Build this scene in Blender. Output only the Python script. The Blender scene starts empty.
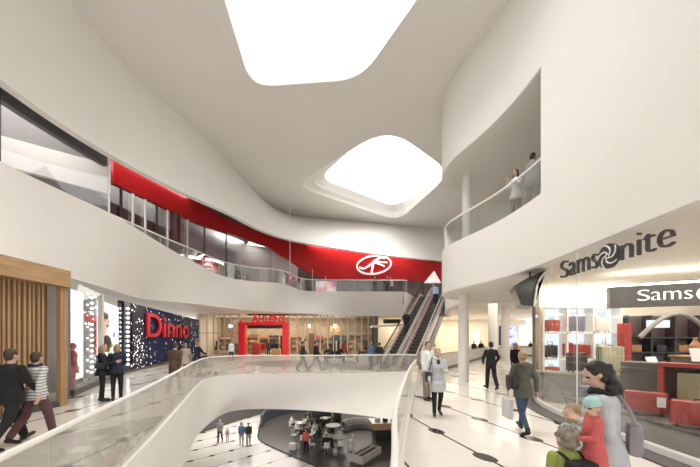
import bpy, bmesh, math, random
from mathutils import Vector, Matrix
random.seed(7)
PI = math.pi
SC = bpy.context.scene
COL = SC.collection
F = 300.0; EYE = 1.97; HZ = 339.0

# ------------------------------------------------------------------ helpers
def gp(px, py, z=0.0):
    """a photo point lying on the horizontal plane z -> (x, y)"""
    Y = F * (EYE - z) / (py - HZ)
    return ((px - 350) / F * Y, Y)
def dp(px, py, Y):
    """a photo point at depth Y -> (x, y, z)"""
    return Vector(((px - 350) / F * Y, Y, EYE + (HZ - py) / F * Y))

def tag(o, label=None, cat=None, group=None, kind=None):
    if label: o['label'] = label
    if cat: o['category'] = cat
    if group: o['group'] = group
    if kind: o['kind'] = kind
    return o
def thing(name, label, cat, loc=(0, 0, 0), rz=0, group=None):
    o = bpy.data.objects.new(name, None); COL.objects.link(o)
    o.empty_display_size = 0.1
    o.location = loc; o.rotation_euler = (0, 0, rz)
    return tag(o, label, cat, group)
def obj(name, bm, m, parent=None, smooth=False, label=None):
    me = bpy.data.meshes.new(name)
    bmesh.ops.recalc_face_normals(bm, faces=bm.faces[:])
    for e in bm.edges:
        if len(e.link_faces) == 2 and e.calc_face_angle(0.0) > 0.62: e.smooth = False
    for f in bm.faces: f.smooth = True
    bm.to_mesh(me); bm.free()
    o = bpy.data.objects.new(name, me); COL.objects.link(o)
    if m is not None:
        for mm in (m if isinstance(m, (list, tuple)) else [m]): me.materials.append(mm)
    if parent is not None: o.parent = parent
    if label: o['label'] = label
    return o
def struct(name, bm, m, parent=None, smooth=False, label=None):
    o = obj(name, bm, m, parent, smooth)
    if parent is None: tag(o, label or name.replace('_', ' '), name.split('_')[0], kind='structure')
    return o
def dup(root, loc=None, rz=None, label=None, group=None, parent=None):
    r = root.copy(); COL.objects.link(r)
    if parent is not None: r.parent = parent
    if loc is not None: r.location = loc
    if rz is not None: r.rotation_euler = (0, 0, rz)
    if label: r['label'] = label
    if group: r['group'] = group
    for ch in list(root.children): dup(ch, parent=r)
    return r
def NB(): return bmesh.new()
def box(bm, c, s, rz=0.0, rx=0.0, bev=0.0, ry=0.0):
    M = Matrix.Translation(Vector(c)) @ Matrix.Rotation(rz, 4, 'Z') @ Matrix.Rotation(ry, 4, 'Y') @ Matrix.Rotation(rx, 4, 'X') @ Matrix.Diagonal((s[0], s[1], s[2], 1))
    r = bmesh.ops.create_cube(bm, size=1.0, matrix=M)
    if bev > 0:
        es = set()
        for v in r['verts']:
            for e in v.link_edges: es.add(e)
        bmesh.ops.bevel(bm, geom=list(es), offset=bev, segments=2, affect='EDGES', profile=0.6)
    return bm
def cyl(bm, p, q, r1, r2=None, seg=16, caps=True):
    p = Vector(p); q = Vector(q); d = q - p
    r2 = r1 if r2 is None else r2
    M = Matrix.Translation((p + q) / 2) @ d.to_track_quat('Z', 'Y').to_matrix().to_4x4()
    bmesh.ops.create_cone(bm, cap_ends=caps, segments=seg, radius1=r1, radius2=r2, depth=d.length, matrix=M)
    return bm
def ell(bm, c, r, rot=None, u=14, v=10):
    M = Matrix.Translation(Vector(c))
    if rot is not None: M = M @ rot.to_4x4()
    M = M @ Matrix.Diagonal((r[0], r[1], r[2], 1))
    bmesh.ops.create_uvsphere(bm, u_segments=u, v_segments=v, radius=1.0, matrix=M)
    return bm
def cap(bm, p, q, r1, r2, seg=10):
    """tapered limb with round ends"""
    p = Vector(p); q = Vector(q); d = q - p; L = d.length
    if L < 1e-5: return ell(bm, p, (r1, r1, r1))
    R = d.to_track_quat('Z', 'Y').to_matrix()
    prof = [(-r1, 0.0)] + [(-r1 * math.cos(a), r1 * math.sin(a)) for a in (PI/6, PI/3)] + [(0, r1), (L*.5, (r1+r2)/2), (L, r2)] + [(L + r2 * math.sin(a), r2 * math.cos(a)) for a in (PI/6, PI/3)] + [(L + r2, 0.0)]
    rings = []
    for z, r in prof:
        if r == 0.0: rings.append([bm.verts.new(p + R @ Vector((0, 0, z)))])
        else: rings.append([bm.verts.new(p + R @ Vector((r * math.cos(2*PI*k/seg), r * math.sin(2*PI*k/seg), z))) for k in range(seg)])
    bridge(bm, rings, True)
    return bm
def bridge(bm, rings, closed=True):
    for a, b in zip(rings[:-1], rings[1:]):
        if len(a) == 1 and len(b) == 1: continue
        n = max(len(a), len(b))
        for k in range(n if closed else n - 1):
            k2 = (k + 1) % n
            if len(a) == 1: bm.faces.new((a[0], b[k2], b[k]))
            elif len(b) == 1: bm.faces.new((a[k], a[k2], b[0]))
            else: bm.faces.new((a[k], a[k2], b[k2], b[k]))
def rings_ell(bm, secs, seg=18, power=1.0):
    """closed tube of elliptical sections (cx,cy,z,rx,ry)"""
    rings = []
    for cx, cy, z, rx, ry in secs:
        rings.append([bm.verts.new((cx + rx * math.cos(2*PI*k/seg), cy + ry * math.sin(2*PI*k/seg), z)) for k in range(seg)])
    bridge(bm, rings)
    bm.faces.new(rings[0][::-1]); bm.faces.new(rings[-1])
    return bm
def cat(pts, n=8, closed=False):
    """Catmull-Rom through points"""
    P = [Vector(p) for p in pts]; out = []
    N = len(P)
    for i in range(N if closed else N - 1):
        if closed: p0, p1, p2, p3 = P[(i-1) % N], P[i], P[(i+1) % N], P[(i+2) % N]
        else: p0, p1, p2, p3 = P[max(i-1, 0)], P[i], P[i+1], P[min(i+2, N-1)]
        for k in range(n):
            t = k / n
            out.append(0.5 * ((2*p1) + (p2-p0)*t + (2*p0-5*p1+4*p2-p3)*t*t + (3*p1-p0-3*p2+p3)*t*t*t))
    if not closed: out.append(P[-1].copy())
    return out
def resample(c, n):
    L = [0.0]
    for a, b in zip(c[:-1], c[1:]): L.append(L[-1] + (b - a).length)
    out = []; j = 0
    for i in range(n):
        s = L[-1] * i / (n - 1)
        while j < len(L) - 2 and L[j+1] < s: j += 1
        t = (s - L[j]) / max(L[j+1] - L[j], 1e-9)
        out.append(c[j].lerp(c[j+1], min(max(t, 0), 1)))
    return out
def v3(c, z): return [Vector((p[0], p[1], z)) for p in c]
def loft(bm, rows, closed=False):
    R = [[bm.verts.new(p) for p in r] for r in rows]
    bridge(bm, R, closed)
    return bm
def offset(c, d):
    """offset an open plan curve to its left by d"""
    out = []
    for i, p in enumerate(c):
        a = c[max(i-1, 0)]; b = c[min(i+1, len(c)-1)]
        t = Vector((b[0]-a[0], b[1]-a[1])).normalized()
        q = Vector(p).copy(); q[0] += -t.y * d; q[1] += t.x * d
        out.append(q)
    return out
def poly(bm, pts, z=None, holes=()):
    """flat polygon with holes, triangulated"""
    es = []
    for loop in [pts] + list(holes):
        vs = [bm.verts.new((p[0], p[1], p[2] if z is None else z)) for p in loop]
        for a, b in zip(vs, vs[1:] + vs[:1]): es.append(bm.edges.new((a, b)))
    bmesh.ops.triangle_fill(bm, edges=es, use_beauty=True)
    return bm
def prism(bm, pts, z0, z1):
    a = [bm.verts.new((p[0], p[1], z0)) for p in pts]; b = [bm.verts.new((p[0], p[1], z1)) for p in pts]
    n = len(pts)
    bm.faces.new(a[::-1]); bm.faces.new(b)
    for k in range(n): bm.faces.new((a[k], a[(k+1) % n], b[(k+1) % n], b[k]))
    return bm
def tube(bm, path, r, seg=8, closed=False, capends=True):
    path = [Vector(p) for p in path]; rings = []; n = len(path)
    for i, p in enumerate(path):
        a = path[(i-1) % n] if (closed or i > 0) else p
        b = path[(i+1) % n] if (closed or i < n-1) else p
        t = (b - a).normalized()
        up = Vector((0, 0, 1)) if abs(t.z) < 0.95 else Vector((0, 1, 0))
        s = t.cross(up).normalized(); u = s.cross(t)
        rr = r[i] if isinstance(r, (list, tuple)) else r
        rings.append([bm.verts.new(p + s * rr * math.cos(2*PI*k/seg) + u * rr * math.sin(2*PI*k/seg)) for k in range(seg)])
    bridge(bm, rings)
    if closed: 
        bridge(bm, [rings[-1], rings[0]])
    elif capends:
        bm.faces.new(rings[0][::-1]); bm.faces.new(rings[-1])
    return bm
def ribbon(bm, base, z0, z1, t):
    """standing slab along a plan curve, thickness t; z0/z1 numbers or lists"""
    L = offset(base, t/2); R = offset(base, -t/2); n = len(base)
    g = lambda z, i: z[i] if isinstance(z, (list, tuple)) else z
    rows = [[bm.verts.new((c[i][0], c[i][1], g(z, i))) for i in range(n)] for c, z in ((L, z0), (L, z1), (R, z1), (R, z0))]
    bridge(bm, rows + [rows[0]], False)
    for i in (0, n-1):
        bm.faces.new([rows[k][i] for k in range(4)])
    return bm
def roundpoly(pts, r, n=6):
    out = []; N = len(pts)
    for i in range(N):
        p = Vector(pts[i][:2]); a = (Vector(pts[i-1][:2]) - p); b = (Vector(pts[(i+1) % N][:2]) - p)
        rr = min(r, a.length*.45, b.length*.45)
        A = p + a.normalized()*rr; B = p + b.normalized()*rr
        for k in range(n+1):
            t = k/n
            m = p.lerp((A+B)/2, 0.12); w = 1.25; d = (1-t)**2 + 2*t*(1-t)*w + t*t
            out.append(((1-t)**2*A + 2*t*(1-t)*w*m + t*t*B) / d)
    return out
def textmesh(s, size, extrude=0.02, bevel=0.0, sx=1.0, off=0.0, shear=0.0):
    cu = bpy.data.curves.new('txt', 'FONT'); cu.body = s; cu.size = size; cu.extrude = extrude; cu.bevel_depth = bevel
    cu.offset = off; cu.resolution_u = 6; cu.shear = shear
    o = bpy.data.objects.new('txt', cu); COL.objects.link(o)
    dg = bpy.context.evaluated_depsgraph_get(); dg.update()
    me = bpy.data.meshes.new_from_object(o.evaluated_get(dg))
    bpy.data.objects.remove(o); bpy.data.curves.remove(cu)
    xs = [v.co.x for v in me.vertices]; x0 = min(xs)
    for v in me.vertices: v.co.x = (v.co.x - x0) * sx
    return me
def text_bm(s, width, height, extrude=0.02, off=0.0):
    """lettering fitted to width x height, lying in XZ plane facing -Y, baseline z=0"""
    me = textmesh(s, 1.0, extrude, off=off)
    xs = [v.co.x for v in me.vertices]; ys = [v.co.y for v in me.vertices]
    kx = width / (max(xs) - min(xs)); y0 = 0.0
    ky = height / (max(ys) - 0.0)
    bm = NB(); bm.from_mesh(me); bpy.data.meshes.remove(me)
    for v in bm.verts:
        x, y, z = v.co; v.co = Vector((x*kx, -z, y*ky))
    return bm

# ------------------------------------------------------------------ materials
MATS = {}
def mat(name, col, rough=0.6, metal=0.0, noise=0.0, nscale=3.0, bump=0.0, emit=None, estr=0.0, coat=0.0, spec=None, ncol=None, stretch=None):
    if name in MATS: return MATS[name]
    m = bpy.data.materials.new(name); m.use_nodes = True
    nt = m.node_tree; b = nt.nodes['Principled BSDF']
    b.inputs['Base Color'].default_value = (*col, 1); b.inputs['Roughness'].default_value = rough; b.inputs['Metallic'].default_value = metal
    if coat: b.inputs['Coat Weight'].default_value = coat
    if spec is not None: b.inputs['Specular IOR Level'].default_value = spec
    if emit is not None:
        b.inputs['Emission Color'].default_value = (*emit, 1); b.inputs['Emission Strength'].default_value = estr
    tc = nt.nodes.new('ShaderNodeTexCoord'); n = nt.nodes.new('ShaderNodeTexNoise')
    n.inputs['Scale'].default_value = nscale; n.inputs['Detail'].default_value = 4
    if stretch:
        mp = nt.nodes.new('ShaderNodeMapping'); mp.inputs['Scale'].default_value = stretch
        nt.links.new(tc.outputs['Object'], mp.inputs['Vector']); nt.links.new(mp.outputs['Vector'], n.inputs['Vector'])
    else: nt.links.new(tc.outputs['Object'], n.inputs['Vector'])
    if noise > 0 or ncol:
        r = nt.nodes.new('ShaderNodeValToRGB')
        lo = ncol if ncol else tuple(max(c*(1-noise), 0) for c in col); hi = tuple(min(c*(1+noise), 1) for c in col)
        r.color_ramp.elements[0].position = 0.3; r.color_ramp.elements[0].color = (*lo, 1)
        r.color_ramp.elements[1].position = 0.7; r.color_ramp.elements[1].color = (*hi, 1)
        nt.links.new(n.outputs['Fac'], r.inputs['Fac']); nt.links.new(r.outputs['Color'], b.inputs['Base Color'])
    if bump > 0:
        bp = nt.nodes.new('ShaderNodeBump'); bp.inputs['Strength'].default_value = bump; bp.inputs['Distance'].default_value = 0.02
        nt.links.new(n.outputs['Fac'], bp.inputs['Height']); nt.links.new(bp.outputs['Normal'], b.inputs['Normal'])
    MATS[name] = m; return m
def glow(name, col, s):
    if name in MATS: return MATS[name]
    m = bpy.data.materials.new(name); m.use_nodes = True; nt = m.node_tree; nt.nodes.clear()
    e = nt.nodes.new('ShaderNodeEmission'); e.inputs[0].default_value = (*col, 1); e.inputs[1].default_value = s
    o = nt.nodes.new('ShaderNodeOutputMaterial'); nt.links.new(e.outputs[0], o.inputs[0])
    MATS[name] = m; return m
def glassmat(name, tint=(1, 1, 1), refl=0.08, rough=0.02, body=None, bodyfac=0.0, fres=0.45):
    """thin architectural glass: clear transmission + Fresnel-like gloss"""
    if name in MATS: return MATS[name]
    m = bpy.data.materials.new(name); m.use_nodes = True; nt = m.node_tree; nt.nodes.clear()
    t = nt.nodes.new('ShaderNodeBsdfTransparent'); t.inputs[0].default_value = (*tint, 1)
    g = nt.nodes.new('ShaderNodeBsdfGlossy'); g.inputs['Color'].default_value = (1, 1, 1, 1); g.inputs['Roughness'].default_value = rough
    lw = nt.nodes.new('ShaderNodeLayerWeight'); lw.inputs['Blend'].default_value = 0.25
    ma = nt.nodes.new('ShaderNodeMath'); ma.operation = 'MULTIPLY_ADD'; ma.inputs[1].default_value = fres; ma.inputs[2].default_value = refl
    nt.links.new(lw.outputs['Fresnel'], ma.inputs[0])
    mx = nt.nodes.new('ShaderNodeMixShader'); nt.links.new(ma.outputs[0], mx.inputs[0]); nt.links.new(t.outputs[0], mx.inputs[1]); nt.links.new(g.outputs[0], mx.inputs[2])
    last = mx.outputs[0]
    if body:
        d = nt.nodes.new('ShaderNodeBsdfDiffuse'); d.inputs[0].default_value = (*body, 1)
        m2 = nt.nodes.new('ShaderNodeMixShader'); m2.inputs[0].default_value = bodyfac
        nt.links.new(last, m2.inputs[1]); nt.links.new(d.outputs[0], m2.inputs[2]); last = m2.outputs[0]
    o = nt.nodes.new('ShaderNodeOutputMaterial'); nt.links.new(last, o.inputs[0])
    MATS[name] = m; return m
def mathn(nt, op, a, b=None, c=None):
    n = nt.nodes.new('ShaderNodeMath'); n.operation = op
    for i, x in enumerate((a, b, c)):
        if x is None: continue
        if isinstance(x, (int, float)): n.inputs[i].default_value = x
        else: nt.links.new(x, n.inputs[i])
    return n.outputs[0]
def floormat(name, mode, col, dark, sep, dot, ang=0.0, du=0.0, dv=0.0, rough=0.16):
    """polished pale stone with dark inlaid lines and round inlays along them"""
    m = bpy.data.materials.new(name); m.use_nodes = True; nt = m.node_tree; b = nt.nodes['Principled BSDF']
    tc = nt.nodes.new('ShaderNodeTexCoord'); sp = nt.nodes.new('ShaderNodeSeparateXYZ'); nt.links.new(tc.outputs['Object'], sp.inputs[0])
    X, Y = sp.outputs['X'], sp.outputs['Y']
    if mode == 'fan':
        mr = nt.nodes.new('ShaderNodeMapRange'); mr.interpolation_type = 'SMOOTHSTEP'
        nt.links.new(X, mr.inputs['Value']); mr.inputs['From Min'].default_value = -3; mr.inputs['From Max'].default_value = 2
        mr.inputs['To Min'].default_value = 0.0; mr.inputs['To Max'].default_value = 0.29
        u = mathn(nt, 'ADD', mathn(nt, 'ADD', X, mathn(nt, 'MULTIPLY', mr.outputs[0], Y)), du); v = mathn(nt, 'ADD', Y, dv)
    else:
        u = mathn(nt, 'ADD', mathn(nt, 'SUBTRACT', mathn(nt, 'MULTIPLY', Y, math.cos(ang)), mathn(nt, 'MULTIPLY', X, math.sin(ang))), du)
        v = mathn(nt, 'ADD', mathn(nt, 'ADD', mathn(nt, 'MULTIPLY', X, math.cos(ang)), mathn(nt, 'MULTIPLY', Y, math.sin(ang))), dv)
    fu = mathn(nt, 'ABSOLUTE', mathn(nt, 'SUBTRACT', mathn(nt, 'FLOORED_MODULO', u, sep), sep/2))
    row = mathn(nt, 'FLOOR', mathn(nt, 'DIVIDE', u, sep))
    v = mathn(nt, 'ADD', v, mathn(nt, 'MULTIPLY', row, 0.47))
    fv = mathn(nt, 'ABSOLUTE', mathn(nt, 'SUBTRACT', mathn(nt, 'FLOORED_MODULO', v, dot), dot/2))
    n = nt.nodes.new('ShaderNodeTexNoise'); n.inputs['Scale'].default_value = 0.9; nt.links.new(tc.outputs['Object'], n.inputs['Vector'])
    line = mathn(nt, 'LESS_THAN', fu, 0.028)
    r2 = mathn(nt, 'ADD', mathn(nt, 'POWER', mathn(nt, 'DIVIDE', fu, 0.15), 2), mathn(nt, 'POWER', mathn(nt, 'DIVIDE', fv, 0.21), 2))
    dotm = mathn(nt, 'LESS_THAN', r2, 1.0)
    fac = mathn(nt, 'MAXIMUM', line, dotm)
    # fine stone joints
    j1 = mathn(nt, 'LESS_THAN', mathn(nt, 'ABSOLUTE', mathn(nt, 'SUBTRACT', mathn(nt, 'FLOORED_MODULO', v, dot/2), dot/4)), 0.004)
    mix0 = nt.nodes.new('ShaderNodeMix'); mix0.data_type = 'RGBA'
    mix0.inputs['A'].default_value = (*[c*0.95 for c in col], 1); mix0.inputs['B'].default_value = (*[min(c*1.04, 1) for c in col], 1); nt.links.new(n.outputs['Fac'], mix0.inputs['Factor'])
    mixj = nt.nodes.new('ShaderNodeMix'); mixj.data_type = 'RGBA'; nt.links.new(mathn(nt, 'MULTIPLY', j1, 0.35), mixj.inputs['Factor'])
    nt.links.new(mix0.outputs['Result'], mixj.inputs['A']); mixj.inputs['B'].default_value = (*dark, 1)
    mix = nt.nodes.new('ShaderNodeMix'); mix.data_type = 'RGBA'; nt.links.new(fac, mix.inputs['Factor'])
    nt.links.new(mixj.outputs['Result'], mix.inputs['A']); mix.inputs['B'].default_value = (*dark, 1)
    nt.links.new(mix.outputs['Result'], b.inputs['Base Color'])
    b.inputs['Roughness'].default_value = rough; b.inputs['Specular IOR Level'].default_value = 0.5
    return m
def stripemat(name, c1, c2, freq, axis='Z', rough=0.8, sharp=0.5):
    m = bpy.data.materials.new(name); m.use_nodes = True; nt = m.node_tree; b = nt.nodes['Principled BSDF']
    tc = nt.nodes.new('ShaderNodeTexCoord'); sp = nt.nodes.new('ShaderNodeSeparateXYZ'); nt.links.new(tc.outputs['Object'], sp.inputs[0])
    f = mathn(nt, 'LESS_THAN', mathn(nt, 'FLOORED_MODULO', mathn(nt, 'MULTIPLY', sp.outputs[axis], freq), 1.0), sharp)
    mix = nt.nodes.new('ShaderNodeMix'); mix.data_type = 'RGBA'; nt.links.new(f, mix.inputs['Factor'])
    mix.inputs['A'].default_value = (*c1, 1); mix.inputs['B'].default_value = (*c2, 1)
    nt.links.new(mix.outputs['Result'], b.inputs['Base Color']); b.inputs['Roughness'].default_value = rough
    return m
def sparkle(name, base, scale, thr, estr, dens):
    """dark panel covered with small lamps, thicker in some places"""
    m = bpy.data.materials.new(name); m.use_nodes = True; nt = m.node_tree; b = nt.nodes['Principled BSDF']
    tc = nt.nodes.new('ShaderNodeTexCoord'); vo = nt.nodes.new('ShaderNodeTexVoronoi'); vo.inputs['Scale'].default_value = scale
    nt.links.new(tc.outputs['Object'], vo.inputs['Vector'])
    n = nt.nodes.new('ShaderNodeTexNoise'); n.inputs['Scale'].default_value = 0.55; n.inputs['Detail'].default_value = 3; nt.links.new(tc.outputs['Object'], n.inputs['Vector'])
    wn = nt.nodes.new('ShaderNodeSeparateColor'); nt.links.new(vo.outputs['Color'], wn.inputs[0])
    keep = mathn(nt, 'LESS_THAN', wn.outputs[0], mathn(nt, 'MULTIPLY_ADD', n.outputs['Fac'], 3.0, dens))
    rad = mathn(nt, 'MULTIPLY', wn.outputs[1], thr)
    on = mathn(nt, 'MULTIPLY', keep, mathn(nt, 'LESS_THAN', vo.outputs['Distance'], rad))
    b.inputs['Base Color'].default_value = (*base, 1); b.inputs['Roughness'].default_value = 0.55; b.inputs['Specular IOR Level'].default_value = 0.15
    b.inputs['Emission Color'].default_value = (1, 0.98, 0.95, 1)
    nt.links.new(mathn(nt, 'MULTIPLY', on, estr), b.inputs['Emission Strength'])
    return m

PLASTER = mat('warm white plaster', (0.79, 0.762, 0.718), 0.7, noise=0.015, nscale=0.6)
CEILM = mat('ceiling plaster', (0.77, 0.738, 0.69), 0.75, noise=0.015, nscale=0.4)
SOFFIT = mat('soffit plaster', (0.78, 0.74, 0.68), 0.7, noise=0.01)
FLOORM = floormat('ground stone', 'fan', (0.76, 0.715, 0.655), (0.055, 0.047, 0.042), 1.62, 1.42, du=0.35, dv=0.45)
LOWM = floormat('lower stone', 'rot', (0.76, 0.73, 0.69), (0.05, 0.045, 0.042), 1.9, 1.35, ang=math.radians(44), du=0.55, dv=0.2)
DARKFL = mat('dark polished floor', (0.055, 0.05, 0.047), 0.3, noise=0.15, nscale=1.5)
DARKGR = mat('dark grey floor', (0.075, 0.068, 0.063), 0.3, noise=0.12, nscale=1.2)
UPFL = mat('upper stone', (0.6, 0.57, 0.53), 0.25, noise=0.03)
RED = mat('glossy red lacquer', (0.58, 0.018, 0.022), 0.2, noise=0.06, nscale=1.0, coat=0.4)
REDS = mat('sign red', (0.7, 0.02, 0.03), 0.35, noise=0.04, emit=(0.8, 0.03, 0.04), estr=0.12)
BLACK = mat('black rubber', (0.012, 0.012, 0.013), 0.4, noise=0.1)
GRAPH = mat('graphite metal', (0.05, 0.05, 0.052), 0.35, metal=0.3, noise=0.1)
STEEL = mat('brushed steel', (0.55, 0.54, 0.52), 0.32, metal=0.9, noise=0.05, nscale=6, stretch=(1, 1, 20))
WHITEM = mat('white lacquer', (0.82, 0.8, 0.77), 0.3, noise=0.01)
WHITEP = mat('white painted metal', (0.85, 0.82, 0.78), 0.4, noise=0.01)
WOOD = mat('oak timber', (0.46, 0.29, 0.15), 0.5, noise=0.2, nscale=2.2, stretch=(6, 6, 0.5), bump=0.1)
WOODH = mat('oak beam', (0.46, 0.29, 0.15), 0.5, noise=0.2, nscale=2.2, stretch=(0.6, 0.6, 8), bump=0.1)
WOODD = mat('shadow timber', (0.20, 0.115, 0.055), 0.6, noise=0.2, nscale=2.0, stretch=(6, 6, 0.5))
GREYW = mat('grey shop wall', (0.33, 0.31, 0.30), 0.6, noise=0.06, nscale=1.0)
DGREY = mat('dark grey panel', (0.09, 0.085, 0.085), 0.45, noise=0.1)
DMAROON = mat('dark maroon panel', (0.10, 0.035, 0.04), 0.4, noise=0.1)
CREAM = mat('cream shop wall', (0.70, 0.63, 0.52), 0.7, noise=0.05, nscale=1.0)
GLASS = glassmat('clear glass', (0.975, 0.985, 0.98), 0.015, fres=0.14)
GLASSR = glassmat('balustrade glass', (0.93, 0.95, 0.94), 0.05)
GLASST = glassmat('tinted balustrade glass', (0.9, 0.9, 0.88), 0.03, body=(0.8, 0.77, 0.72), bodyfac=0.16)
GLASSF = glassmat('frosted balustrade glass', (0.95, 0.94, 0.92), 0.05, body=(0.8, 0.76, 0.7), bodyfac=0.55)
GLASSD = glassmat('reflective shop glass', (0.86, 0.86, 0.87), 0.06, fres=0.22)
SKYL = glow('skylight diffuser', (1.0, 0.985, 0.96), 1.7)
LAMPW = glow('warm lamp', (1.0, 0.9, 0.74), 14.0)
LAMPN = glow('neutral lamp', (1.0, 0.96, 0.9), 5.0)
LIGHTBOX = glow('lightbox white', (0.90, 0.96, 1.0), 1.0)

def area(name, loc, sx, sy, power, col=(1, 0.93, 0.82), rot=(0, 0, 0), rad_=PI):
    L = bpy.data.lights.new(name, 'AREA'); L.spread = rad_; L.shape = 'RECTANGLE'; L.size = sx; L.size_y = sy; L.energy = power; L.color = col
    o = bpy.data.objects.new(name, L); COL.objects.link(o); o.location = loc; o.rotation_euler = rot
    return o
# ================================================================== SETTING
# --- plan curves (metres; camera above the origin looking along +Y)
# void in the ground floor
void_far = cat([(0.0, 1.0), (0.25, 2.2), (0.62, 4.4), (1.95, 10.0), (3.25, 14.6), (3.62, 16.6), (3.0, 17.3), (0.0, 16.5), (-3.2, 16.2), (-5.3, 16.2), (-6.6, 15.3), (-6.55, 13.4), (-4.4, 7.5), (-3.67, 5.5), (-2.5, 2.1), (-2.1, 1.0)], 8)
NV = 140
void_top = resample(void_far, NV)
void_bot = resample(cat([(-0.3, 1.0), (0.0, 2.2), (0.5, 4.4), (1.55, 9.0), (2.45, 13.2), (2.5, 14.2), (1.9, 14.9), (-0.8, 16.2), (-3.6, 16.9), (-5.9, 16.9), (-6.7, 15.8), (-6.35, 12.6), (-5.3, 9.6), (-4.6, 7.2), (-3.6, 4.0), (-3.0, 1.0)], 8), NV)

bm = NB(); poly(bm, [(-22, -4), (26, -4), (26, 62), (-22, 62)], 0.0, [void_top])
struct('floor', bm, FLOORM, label='pale stone floor with dark inlaid lines and dots')
# curb + hull-like white face of the void
bm = NB()
n0 = 0
inn = offset(void_top, -0.16)
rows = [v3(inn, 0.0), v3(inn, 0.07), v3(void_top, 0.1)]
for k in range(1, 9):
    t = k / 8; e = t * t * (3 - 2 * t)
    rows.append([Vector((a[0] + (b[0]-a[0]) * (t**1.6), a[1] + (b[1]-a[1]) * (t**1.6), 0.1 + (-2.1) * t)) for a, b in zip(void_top, void_bot)])
rows.append(v3(offset(void_bot, -0.5), -2.0))
loft(bm, rows)
struct('wall_void', bm, PLASTER, smooth=True, label='smooth white face around the floor opening')
# lower storey
bm = NB(); poly(bm, [(-30, 6), (16, 6), (16, 50), (-30, 50)], -6.0)
struct('floor_lower', bm, LOWM, label='lower level white floor with diagonal dotted lines')
blob = cat([(-7.75, 25.4), (-8.5, 29.5), (-7.0, 32.2), (-5.0, 33.2), (-1, 33.8), (4, 32), (7, 27), (6, 21), (2.5, 17.5), (-0.8, 17.6), (-2.4, 19.0), (-4.6, 21.0), (-6.9, 23.3)], 6, True)
bm = NB(); poly(bm, blob, -5.985)
struct('floor_cafe', bm, DARKGR, label='dark grey rounded cafe floor on the lower level')
bm = NB(); rb = [Vector((p[0], p[1], -5.965)) for p in blob]; tube(bm, rb, 0.06, 6, closed=True)
struct('trim_1', bm, GRAPH, label='dark rim around the cafe floor')
bm = NB(); ribbon(bm, cat([(-16, 21.5), (-13.0, 25.0), (-10.5, 30), (-6.4, 36.5), (0, 39)], 6), -6, -2, 0.2)
struct('wall_lower_left', bm, DGREY, label='dark shopfront on the lower level')
bm = NB(); ribbon(bm, [Vector((-2, 37.5)), Vector((3, 35.5)), Vector((8, 33.5)), Vector((12, 30)), Vector((12, 12))], -6, -2, 0.2)
struct('wall_lower_back', bm, CREAM, label='cream lit wall behind the cafe')

# --- upper gallery, left and far
top_pts = [(-9.7, -4, 7), (-9.85, 4, 7), (-9.9, 8.4, 7), (-9.8, 10, 7), (-9.5, 12.2, 6.95), (-9.05, 15, 6.5), (-8.6, 17.2, 6.2), (-8.15, 19.4, 6.02), (-7.0, 20.8, 6), (-5.3, 21.5, 6), (-4.6, 22.6, 6), (-4.1, 24.4, 6), (-3.2, 25.2, 6), (0, 25.4, 6), (4.6, 25.5, 6)]
bot_pts = [(-8.6, -4, 4), (-8.4, 4, 4), (-8.45, 7.1, 4), (-9.2, 9.5, 4), (-9.7, 11.9, 4), (-10.4, 15, 4), (-9.4, 16.6, 4), (-8.6, 18, 4), (-7.9, 19.7, 4), (-7.3, 21.2, 4), (-5.6, 22.4, 4), (-4.1, 23.4, 4), (-2.6, 24.6, 4), (0, 26.3, 4), (4.6, 26.4, 4)]
NG = 90
gt = resample(cat(top_pts, 8), NG); 
gb = [Vector((p[0], p[1], 4.0)) for p in cat(bot_pts, 8)]; gb = resample(gb, NG)
tail = [(6.3, 28.85), (9.0, 27.5), (7.9, 25.0), (6.6, 20.5), (6.35, 17.5)]
gt_flat = [Vector((p[0], p[1])) for p in gt]
bm = NB(); rows = []
inner = offset(gt, 0.16); o1 = offset(gt, 1.0)
for i_ in range(NG):
    nrm = Vector((o1[i_][0]-gt[i_][0], o1[i_][1]-gt[i_][1])).normalized()
    lean = (Vector((gb[i_][0], gb[i_][1])) - Vector((gt[i_][0], gt[i_][1]))).dot(nrm)
    if lean > 0:
        ex = lean * (gt[i_][2] - 5.85) / (gt[i_][2] - 4.0) + 0.03
        inner[i_] = Vector((inner[i_][0] + nrm.x*ex, inner[i_][1] + nrm.y*ex, inner[i_][2]))
rows.append([Vector((p[0], p[1], 5.9)) for p in inner]); rows.append([Vector((p[0], p[1], q[2] - 0.02)) for p, q in zip(inner, gt)]); rows.append(gt)
for k in range(1, 9):
    t = k / 8
    rows.append([a.lerp(b, t) + Vector((0, 0, 0)) for a, b in zip(gt, gb)])
e5 = offset(gb, 0.32)
for i_ in range(NG):
    nrm = Vector((o1[i_][0]-gt[i_][0], o1[i_][1]-gt[i_][1])).normalized()
    lean = (Vector((gb[i_][0], gb[i_][1])) - Vector((gt[i_][0], gt[i_][1]))).dot(nrm)
    if lean < 0:
        q_ = gb[i_].lerp(gt[i_], 1.05 / (gt[i_][2] - 4.0)); e5[i_] = Vector((q_[0] + nrm.x*0.3, q_[1] + nrm.y*0.3, 4))
rows.append([Vector((p[0], p[1], 4.0)) for p in offset(gb, 0.12)]); rows.append([Vector((p[0], p[1], 5.0)) for p in e5])
loft(bm, rows)
struct('wall_gallery', bm, PLASTER, smooth=True, label='curved white gallery front on the left and far side')
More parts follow.
